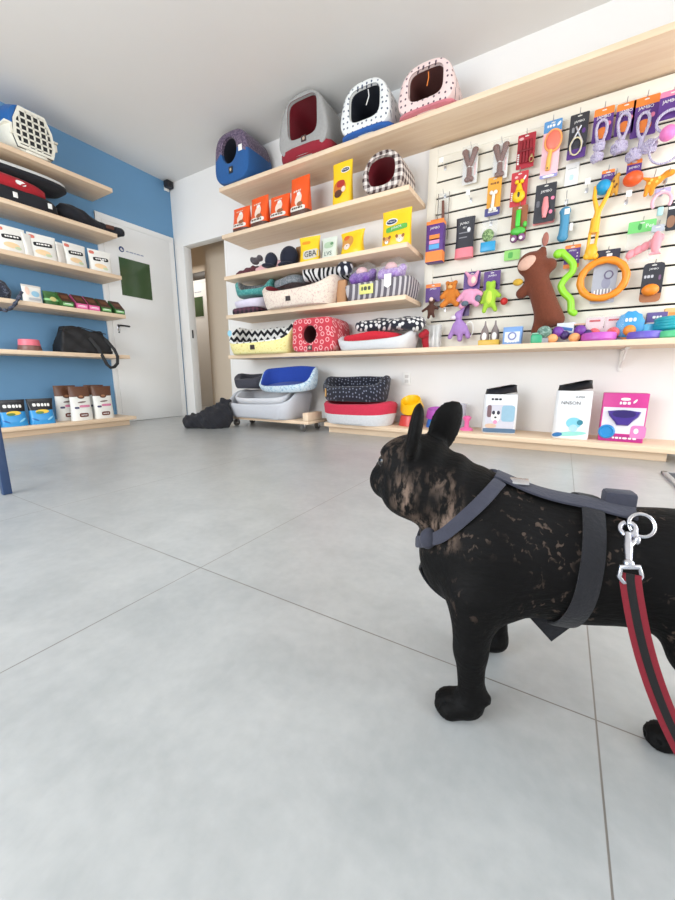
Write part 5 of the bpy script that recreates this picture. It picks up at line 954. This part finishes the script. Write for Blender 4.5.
t = shelf_item('toy_carton', 'dark carton with a pale band left of the red ball packs', 'box', 580, -.15); part(t, 'carton', lambda b: (b.box((0, 0, .065), (.10, .05, .13), mat((52, 44, 56), .45), .002), b.box((0, -.0256, .10), (.085, .001, .04), mat((30, 30, 38), .5), 0), b.marks(0, .10, .06, .014, WHITE, -.0266, 4), b.box((0, -.0256, .125), (.1, .001, .01), mat((226, 178, 150), .5), 0)))
# wavy green snake
q = on(566, 312, 1, -.10); t, w, h = card('wavy_tug', 'lime green wavy tug toy hanging on a purple card', 572, 245, 268, 16, [(.18, ORANGE), (.85, PURPLE), (1, ORANGE)]); px = [(558, 254), (562, 253), (568, 258), (573, 264), (572, 272), (565, 279), (561, 286), (564, 293), (570, 299), (571, 306), (571, 311), (574, 313)]
o_ = np.array(t.location); pts = [np.array(on(a, c, 1, -.10))-o_ for a, c in px]
def smooth_path(P, n=6):
    P = [np.array(p) for p in P]; out = []
    for i in range(len(P)-1):
        a, b_, c, d = P[max(i-1, 0)], P[i], P[i+1], P[min(i+2, len(P)-1)]
        for k in range(n): u = k/n; out.append(.5*((2*b_)+(-a+c)*u+(2*a-5*b_+4*c-d)*u*u+(-a+3*b_-3*c+d)*u**3))
    return out+[P[-1]]
sp = smooth_path(pts); part(t, 'lime_tug', lambda b: (b.tube(sp, [.026 if i < 8 else .022 for i in range(len(sp))], mat((150, 226, 52), .4), 12), b.ell(sp[0], .03, mat((150, 226, 52), .4)), b.ell(sp[-1], .022, mat((150, 226, 52), .4)))); part(t, 'lettering', lambda b: (b.text('JAMBO', 0, h*.75, .013, WHITE, -.0016, .05), [b.decal(.03, h*(.35+.14*i), .008, .008, WHITE, -.0016, 2) for i in range(3)]))
# orange ring
t, w, h = card('ring_toy', 'big orange ring toy around a silver pack', 605, 250, 303, 25, [(.75, mat((176, 180, 190), .3, .2)), (1, mat((44, 42, 60), .45))]); hc = h*.44
part(t, 'orange_ring', lambda b: b.tube([(-.012+.125*math.cos(a), -.03, hc+.118*math.sin(a)) for a in [2*PI*i/48 for i in range(48)]], [.022+.0015*math.sin(i*PI/2) for i in range(48)], mat((244, 146, 34), .4), 14, closed=True))
part(t, 'printed_ring', lambda b: b.tube([(.022*math.cos(a)+.02, -.003, hc+.03+.024*math.sin(a)) for a in [2*PI*i/20 for i in range(20)]], .004, mat((120, 112, 140), .4), 6, closed=True)); part(t, 'printed_ticks', lambda b: b.decal(-.0, h*.16, w*.8, h*.22, m_stripes('grey_ticks', (236, 236, 238), (150, 150, 156), .018), -.0018, 6)); part(t, 'printed_panel', lambda b: b.decal(.01, hc-.02, .05, .07, mat((150, 152, 172), .4), -.0016, 2.2)); part(t, 'lettering', lambda b: b.box((.01, -.0018, h*.9), (.03, .0006, .016), WHITE, 0))
# pink crabs on a green header
t, w, h = card('crab_toy', 'pink rubber prawn in a clear pack under a green header card', 640, 221, 262, 28, [(.72, FILM), (1, mat((118, 206, 116), .45))]); PKR = mat((240, 156, 166), .45)
part(t, 'pink_prawn', lambda b: [b.ell((-w*.3+.034*i, -.02, h*(.2+.07*i)), (.022, .018, .03), PKR, R=roty(.5)) for i in range(5)]+[b.tube([(-w*.3+.03*i, -.02, h*(.2+.07*i)), (-w*.36+.03*i, -.022, h*(.06+.07*i))], .005, PKR, 6) for i in range(5)])
part(t, 'lettering', lambda b: (b.text('Pet', .04, h*.86, .022, WHITE, -.0016), b.decal(-.01, h*.86, .02, .04, mat((60, 150, 70), .5), -.0016, 2)))
t, w, h = card('crab_toy', 'pink rubber fish in a narrow clear pack right of the green header', 656, 225, 258, 13, [(.8, FILM), (1, mat((186, 190, 200), .4))], y=-.12); part(t, 'pink_fish', lambda b: (b.ell((0, -.016, h*.45), (.026, .016, .065), PKR), b.prism([(-.03, h*.1), (.03, h*.1), (0, h*.26)], -.022, -.01, PKR)))
# black card with an orange ball
t, w, h = card('ball_toy', 'black rounded card with an orange ball, right side of the slatwall', 652, 263, 302, 22, [(.22, mat((172, 112, 74), .4)), (1, KCARD)], round_=.03); part(t, 'orange_ball', lambda b: b.ell((-.006, -.024, h*.3), (.045, .032, .036), mat((244, 140, 36), .4), nu=22)); part(t, 'lettering', lambda b: (b.text('JAMBO', .0, h*.84, .014, WHITE, -.0016, .06), b.marks(-.02, h*.66, .05, .018, mat((190, 190, 196), .5), -.0016, 3), b.decal(.035, h*.62, .012, .03, mat((120, 84, 120), .5), -.0016, 3)))
# red ball packs on the shelf
for px, l in ((592, 'clear pack with a red ball, left one of the pair on the toy shelf'), (611, 'clear pack with a red ball, right one of the pair on the toy shelf')):
    t = shelf_item('ball_pack', l, 'pet toy', px, -.20, 'red ball packs'); part(t, 'backing_card', lambda b: b.box((0, .02, .085), (.10, .003, .15), mat((232, 206, 208), .4), .001)); part(t, 'red_ball', lambda b: b.ell((0, -.016, .055), .036, mat((232, 76, 84), .4), nu=20)); part(t, 'clear_front', lambda b: b.box((0, -.015, .085), (.10, .068, .16), FILM, .012)); part(t, 'print', lambda b: (b.box((0, .0175, .14), (.06, .001, .012), RED, 0), b.box((0, -.02, .009), (.09, .05, .016), mat((120, 140, 170), .4), .003)))
t = shelf_item('ball_pack', 'bright blue pack with an orange ball, right of the red ball packs', 'pet toy', 627, -.20); part(t, 'blue_pack', lambda b: b.prism([(.07*(1+.08*(i % 2))*math.cos(a), .095+.085*(1+.08*(i % 2))*math.sin(a)) for i, a in enumerate([2*PI*i/24 for i in range(24)])], -.012, .012, mat((60, 156, 212), .4), .004)); part(t, 'orange_ball', lambda b: b.ell((0, -.012, .065), (.034, .026, .034), mat((240, 150, 60), .4), nu=20)); part(t, 'stand', lambda b: b.box((0, 0, .012), (.10, .05, .024), mat((206, 130, 60), .4), .003)); part(t, 'print', lambda b: b.marks(0, .13, .06, .022, WHITE, -.0132, 3))
def disc(label, px, y, r, h, m):
    q = on(px, 340, 1, y); b = MB(); b.lathe([(r*.9, 0), (r, h*.2), (r, h*.8), (r*.93, h), (r*.86, h*.8), (r*.8, h*.3), (.005, h*.25)], m, seg=36); solo('flying_disc', label, 'pet toy', b, (q[0], y, Y5), 0, 'plastic discs on the toy shelf')
disc('flat magenta plastic disc at the front of the toy shelf', 598, -.29, .095, .05, mat((196, 92, 190), .4)); disc('flat violet blue plastic disc right of the magenta one', 644, -.28, .088, .045, mat((110, 96, 196), .4)); disc('flat green plastic disc at the right edge of the toy shelf', 671, -.30, .075, .04, mat((90, 200, 140), .4))
q = on(650, 330, 1, -.15); b = MB(); b.lathe([(.06, 0), (.066, .01), (.06, .1), (.054, .1), (.05, .02), (.005, .015)], mat((96, 186, 222), .3)); solo('pet_bowl', 'pale blue cup standing behind the violet disc', 'bowl', b, (q[0]-.03, -.14, Y5))
t = shelf_item('toy_carton', 'purple topped carton behind the pale blue cup', 'box', 652, -.07); part(t, 'carton', lambda b: (b.box((0, 0, .09), (.10, .04, .18), mat((226, 200, 200), .45), .002), b.box((0, -.0005, .15), (.101, .041, .06), mat((104, 88, 148), .45), 0), b.marks(0, .15, .05, .016, WHITE, -.0222, 3)))
t = shelf_item('toy_carton', 'pale orange carton behind the teal coil toy', 'box', 671, -.07); part(t, 'carton', lambda b: (b.box((0, 0, .10), (.12, .04, .20), mat((244, 190, 128), .45), .002), b.box((0, -.0206, .16), (.08, .001, .03), mat((230, 150, 80), .5), 0)))
q = on(669, 328, 1, -.19); b = MB(); b.tube([(.062*math.cos(a), .06*math.sin(a), .06+.008*a/6.28*2) for a in [2*PI*i/24*2 for i in range(49)]], .016, TEAL, 10); b.cyl((0, 0, 0), .05, .06, TEAL, 24); solo('coil_toy', 'teal coiled plastic toy at the right end of the toy shelf', 'pet toy', b, (q[0], -.19, Y5))
# hooks with nothing on them
for px, py, pr_, l in ((444, 166, True, 'empty wire hook with a price tag near the upper left corner of the slatwall'), (470, 198, True, 'empty wire hook with a price tag under the left wishbone chew'), (587, 188, True, 'empty wire hook with a price tag left of the blue ball'), (627, 200, True, 'empty wire hook with a price tag under the orange ball card'), (667, 178, False, 'empty wire hook beyond the giraffe plush'), (444, 309, False, 'empty wire hook under the orange teddy bear')):
    q = on(px, py, 1, -.06); hook(q[0], q[2], l, .10, pr_)

# ================================================================== THE DOG
DO = np.array([4.2825, -2.659, 0]); DRZ = math.atan2(-.168, -.983)
def dog_mat():
    g = G('brindle_coat'); x, y, z = g.xyz(); n = g.noise(75, 4, g.map((1.3, 1, .45), (0, .55, 0)), .3, .6); big = g.noise(11, 3); fine = g.noise(105, 3, g.map((1, 1, .7), (.2, .7, 0)), .6)
    # pale brindle hairs: dense on the cheek and side of the neck, a scatter of flecks on the shoulder and flank
    box_ = lambda v, a, b, c, d: g.m('MULTIPLY', g.step(v, a, b), g.m('SUBTRACT', 1., g.step(v, c, d)))
    neck = g.m('MULTIPLY', box_(x, .07, .10, .16, .20), box_(z, .25, .285, .345, .385)); patch = g.step(big, .34, .52)
    a = g.m('MULTIPLY', g.m('MULTIPLY', g.step(n, .42, .62), patch), g.m('MULTIPLY', neck, .7))
    fl = g.m('MULTIPLY', g.m('MULTIPLY', g.step(fine, .58, .68), g.step(big, .47, .58)), g.m('MULTIPLY', box_(z, .15, .2, .35, .39), .26))
    face = g.m('MULTIPLY', g.m('MULTIPLY', g.step(x, .15, .19), box_(z, .36, .39, .41, .43)), g.m('MULTIPLY', g.step(n, .45, .62), .22))
    hair = g.noise(180, 4, g.map((.35, 1, 1), (0, .4, 0))); g.bump(hair, .5, .003)
    v = g.m('MINIMUM', g.m('ADD', g.m('ADD', a, fl), face), 1.)
    col = g.mix(v, RGB((11, 10, 10)), RGB((142, 120, 106)))
    return g.done(col, g.m('ADD', .55, g.m('MULTIPLY', hair, .2)), **{'Specular IOR Level': .13})
COAT = dog_mat()
HC = np.array((.105, 0, 0)); HS = np.array((.015, .004, 0)); HR_ = rotz(math.radians(-23))      # the head is turned away from the camera
def hd(p): return tuple((np.array(p, float)-HC) @ HR_.T+HC+HS)
trunk = [
 ('e', (.035, 0, .240), (.100, .084, .104)), ('e', (-.07, 0, .247), (.125, .084, .094)), ('e', (-.19, 0, .250), (.105, .074, .086)), ('e', (-.255, 0, .258), (.072, .070, .078)),
 ('c', (.02, 0, .268), (.100, 0, .325), .084, .066), ('e', (.09, 0, .225), (.048, .062, .062)),
 ('e', (.03, .066, .235), (.056, .032, .075)), ('e', (.02, -.066, .235), (.056, .032, .075)), ('c', (-.31, 0, .285), (-.332, 0, .28), .020, .011)]
H_ = [((.142, 0, .360), (.058, .064, .058)), ((.160, 0, .386), (.040, .048, .030)), ((.196, .021, .336), (.027, .027, .029)), ((.196, -.021, .336), (.027, .027, .029)), ((.188, 0, .320), (.027, .032, .017)), ((.213, 0, .352), (.010, .018, .014)), ((.170, .030, .386), (.024, .020, .018)), ((.170, -.030, .386), (.024, .020, .018)), ((.142, .040, .325), (.042, .028, .036)), ((.142, -.040, .325), (.042, .028, .036))]
head = [('e', hd(c), r, HR_) for c, r in H_]
legs = [
 ('c', (.052, .074, .20), (.052, .084, .115), .040, .0225), ('c', (.052, .084, .115), (.046, .084, .035), .0215, .0185), ('e', (.056, .084, .019), (.028, .024, .017)),
 ('e', (.080, .070, .012), (.012, .009, .011)), ('e', (.086, .080, .012), (.012, .009, .011)), ('e', (.084, .091, .012), (.012, .009, .011)), ('e', (.076, .101, .012), (.012, .009, .010)), ('e', (.026, .092, .045), (.008, .006, .008)),
 ('c', (.035, -.074, .20), (.015, -.082, .115), .040, .0225), ('c', (.015, -.082, .115), (.004, -.082, .035), .0215, .0185), ('e', (.013, -.082, .019), (.028, .024, .017)),
 ('e', (.037, -.068, .012), (.012, .009, .011)), ('e', (.043, -.078, .012), (.012, .009, .011)), ('e', (.041, -.089, .012), (.012, .009, .011)), ('e', (.033, -.099, .012), (.012, .009, .010)),
 ('e', (-.24, .050, .195), (.056, .030, .070)), ('c', (-.225, .055, .165), (-.305, .045, .085), .036, .019), ('c', (-.305, .045, .085), (-.285, .038, .022), .018, .016), ('e', (-.240, .032, .016), (.034, .022, .015)), ('e', (-.208, .021, .011), (.012, .009, .011)), ('e', (-.203, .032, .011), (.012, .009, .011)), ('e', (-.207, .043, .011), (.012, .009, .011)),
 ('e', (-.26, -.050, .195), (.056, .030, .070)), ('c', (-.26, -.054, .165), (-.35, -.053, .085), .036, .019), ('c', (-.35, -.053, .085), (-.34, -.053, .022), .018, .016), ('e', (-.305, -.053, .016), (.034, .022, .015))]
def ear(s):
    # broad bat ear: blade whose normal looks forward and outward
    R = HR_ @ rotz(s*math.radians(36)) @ rotx(-s*math.radians(12)) @ roty(math.radians(-8))
    base = np.array(hd((.129, s*.047, .408))); return base, R @ np.array((0, 0, 1.)), R
def ears_sdf(P):
    d = None
    for s in (1, -1):
        base, up, R = ear(s); o = sd_ell(P, base+up*.024, (.011, .029, .048), R); fw = R @ np.array((1., 0, 0)); cut = sd_ell(P, base+up*.028+fw*.016, (.0125, .022, .040), R)
        e = np.maximum(o, -cut); d = e if d is None else np.minimum(d, e)
    return d
B1 = union(trunk, .012); B2 = union(head, .0065); B3 = union(legs, .0055)
def smin(a, b, k): h_ = np.clip(.5+.5*(a-b)/k, 0, 1); return a*(1-h_)+b*h_-k*h_*(1-h_)
def dogf(P):
    d = smin(smin(B1(P), B2(P), .03), B3(P), .022); d = smin(d, ears_sdf(P), .010)
    for s in (1, -1): e = sd_ell(P, hd((.190, s*.043, .376)), (.013, .011, .010), HR_); d = np.maximum(d, -e)
    m = sd_caps(P, hd((.215, -.03, .322)), hd((.215, .03, .322)), .004, .004); d = np.maximum(d, -m)
    for fx_, fy_, s in ((.052, .084, 1), (.008, -.082, -1), (-.243, .032, .9)):
        for o_ in (-.0105, .0, .0105): d = np.maximum(d, -sd_caps(P, (fx_+.022, fy_+o_*1.1, .026), (fx_+.05, fy_+o_*1.5, .010), .0022, .0034))
    # loose skin rolls behind the neck and cheek
    d = d+.0018*np.sin(P[..., 0]*150+P[..., 2]*60)*np.clip((P[..., 2]-.30)/.05, 0, 1)*np.clip((.16-np.abs(P[..., 0]-.09))/.08-1, 0, 1)
    return np.maximum(d, -P[..., 2]+.0005)
dog = thing('french_bulldog', 'black brindle french bulldog in a grey harness standing on the tiles, head turned away', 'dog', DO, DRZ)
b = MB(); b.sdf(dogf, (-.39, -.16, -.02), (.28, .16, .52), .0046, COAT); b.build('body', dog, 180)
EYE = mat((20, 14, 12), .08)
for s in (1, -1): b = MB(); b.ell(hd((.182, s*.042, .376)), .0118, EYE); b.build('eye', dog)
b = MB(); b.ell(hd((.222, 0, .356)), (.007, .013, .009), mat((16, 15, 16), .35), R=HR_); b.build('nose', dog)
# harness: straps laid on the body surface
HAR = fab((56, 57, 70)); HAR2 = fab((21, 21, 27))
def grad(P, e=.004):
    g = np.stack([dogf(P+np.eye(3)[i]*e)-dogf(P-np.eye(3)[i]*e) for i in range(3)], -1); return g/(np.linalg.norm(g, axis=-1, keepdims=True)+1e-9)
def lay(P, off):
    P = np.array(P, float)
    for _ in range(8): P = P-grad(P)*(dogf(P)-off)[:, None]*.9
    return P, grad(P)
def strap(b, ctrl, width, m, off=.004, th=.005, closed=False, n=10):
    C_ = [np.array(c) for c in ctrl]
    pts = smooth_path(C_+[C_[0]] if closed else C_, n)
    P, N = lay(pts, off); 
    for _ in range(3): P[1:-1] = .25*P[:-2]+.5*P[1:-1]+.25*P[2:]; N[1:-1] = N[:-2]+N[1:-1]*2+N[2:]
    d_ = dogf(P); P = P+N*np.maximum(off-d_, 0)[:, None]/np.linalg.norm(N, axis=1)[:, None]
    b.tube(P, .01, m, 12, flat=(width, th), up=N)
t = bpy.data.objects.new('harness', None); COL.objects.link(t); t.parent = dog
b = MB(); strap(b, [(.135, 0, .235), (.128, .05, .262), (.105, .085, .29), (.06, .075, .335), (.03, .03, .362)], .019, HAR); strap(b, [(.135, 0, .235), (.128, -.05, .262), (.105, -.085, .29), (.06, -.075, .335), (.03, -.03, .362)], .019, HAR); b.build('neck_strap', t, 60)
b = MB(); strap(b, [(.035, .012, .37), (.0, .018, .37), (-.05, .022, .36), (-.1, .026, .36), (-.142, .028, .35)], .030, HAR, .0045, .006); b.build('back_strap', t, 60)
b = MB(); strap(b, [(-.095, 0, .36), (-.09, .05, .34), (-.085, .09, .28), (-.08, .092, .22), (-.07, .06, .165), (-.062, 0, .14), (-.07, -.06, .165), (-.08, -.092, .22), (-.085, -.09, .28), (-.09, -.05, .34), (-.095, 0, .36)], .027, HAR2); b.build('girth_strap', t, 60)
b = MB(); strap(b, [(.125, 0, .2), (.08, 0, .15), (.0, 0, .13), (-.062, 0, .14)], .03, HAR2); b.loft([[(-.02, .0, .155), (-.095, .0, .155), (-.06, .0, .118)], [(-.02, .035, .165), (-.09, .035, .165), (-.062, .028, .12)]], HAR2); b.build('chest_strap', t, 60)
p0, n0 = lay([(-.128, .002, .36)], .010); b = MB(); b.box(p0[0], (.038, .026, .026), HAR, .005); b.build('back_loop', t)
p0, n0 = lay([(.004, .020, .36)], .0095); b = MB(); b.box(p0[0], (.026, .016, .003), CHROME, .001, R=rotx(-.35)); b.build('buckle', t)
p0, n0 = lay([(.124, .062, .272)], .006); b = MB(); b.ell(p0[0], (.014, .010, .017), HAR, R=rotz(.6)); b.build('chest_knob', t)
ring_c = lay([(-.142, .036, .33)], .007)[0][0]
b = MB(); b.tube([ring_c+np.array((-.014*math.cos(a), .007*(1-math.sin(a)), .013*math.sin(a)-.006)) for a in [2*PI*i/28 for i in range(28)]], .0026, CHROME, 8, closed=True); b.build('metal_ring', t, 80)

# leash: clip, frame and red webbing running out of the picture towards the photographer
ca, sa = math.cos(DRZ), math.sin(DRZ); RD = np.array([[ca, -sa, 0], [sa, ca, 0], [0, 0, 1]])
def dl(px, py, Y):
    ly_ = RD @ np.array((0, 1., 0)); r = RT*(px-337.5)/FPX-UPV*(py-450)/FPX+FW; tt = (Y-(CAM-DO)@ly_)/(r@ly_); return CAM+r*tt
lr = DO+RD @ ring_c
leash = thing('dog_leash', 'red and black dog leash with a silver swivel clip, hooked to the harness ring', 'leash', lr, 0)
def rel(px, py, Y): return dl(px, py, Y)-lr
SIL = mat((206, 206, 214), .25, 1.)
c0 = rel(627.5, 527, .055); c1 = rel(628.5, 566, .10); ax = (c1-c0)/np.linalg.norm(c1-c0); vw = CAM-(lr+c0); vw /= np.linalg.norm(vw); sd = np.cross(ax, vw); sd /= np.linalg.norm(sd); Lc = np.linalg.norm(c1-c0)
b = MB(); b.tube([c0+ax*(Lc*.05)+sd*.008*math.sin(a)+ax*(-.010*math.cos(a)) for a in [2*PI*i/20*.9+.3 for i in range(21)]], .0032, SIL, 8); b.tube([c0+ax*.010, c0+ax*Lc*.55, c0+ax*Lc*.8, c1], [.0042, .0055, .0045, .004], SIL, 10); b.tube([c0+ax*.008-sd*.008, c0+ax*Lc*.35-sd*.0075, c0+ax*Lc*.5-sd*.002], .003, SIL, 8); b.ell(c0+ax*Lc*.34-sd*.009, (.004, .004, .006), SIL); b.ell(c0+ax*Lc*.93, (.0065, .0065, .005), SIL); b.build('swivel_clip', leash, 60)
fr_ = [(621, 567), (639, 567), (641.5, 576), (638, 582), (623, 582), (619, 576)]
b = MB(); b.tube([rel(x_, y_, .102) for x_, y_ in fr_], .0032, SIL, 8, closed=True); b.build('square_ring', leash, 60)
path = [(630.5, 574, .102), (630.5, 582, .104), (634, 605, .108), (640, 635, .112), (649, 668, .116), (661, 702, .12), (675, 734, .124), (692, 764, .13), (722, 795, .14)]
pp = smooth_path([rel(*p) for p in path]+[rel(722, 795, .14)+np.array((.10, .02, -.01)), rel(722, 795, .14)+np.array((.24, .0, .06)), rel(722, 795, .14)+np.array((.34, -.1, .3)), rel(722, 795, .14)+np.array((.32, -.2, .62))], 8)
ups = [CAM-(lr+p) for p in pp]
b = MB(); b.tube(pp, .01, mat((124, 16, 34), .8, noise=.2, scale=300, bump=.3), 12, flat=(.0215, .0026), up=ups); b.build('webbing', leash, 60)
b = MB(); b.tube([p+u/np.linalg.norm(u)*.0013 for p, u in zip(pp, ups)], .01, mat((13, 11, 13), .85, noise=.2, scale=300, bump=.3), 12, flat=(.0085, .0022), up=ups); b.build('black_stripe', leash, 60)
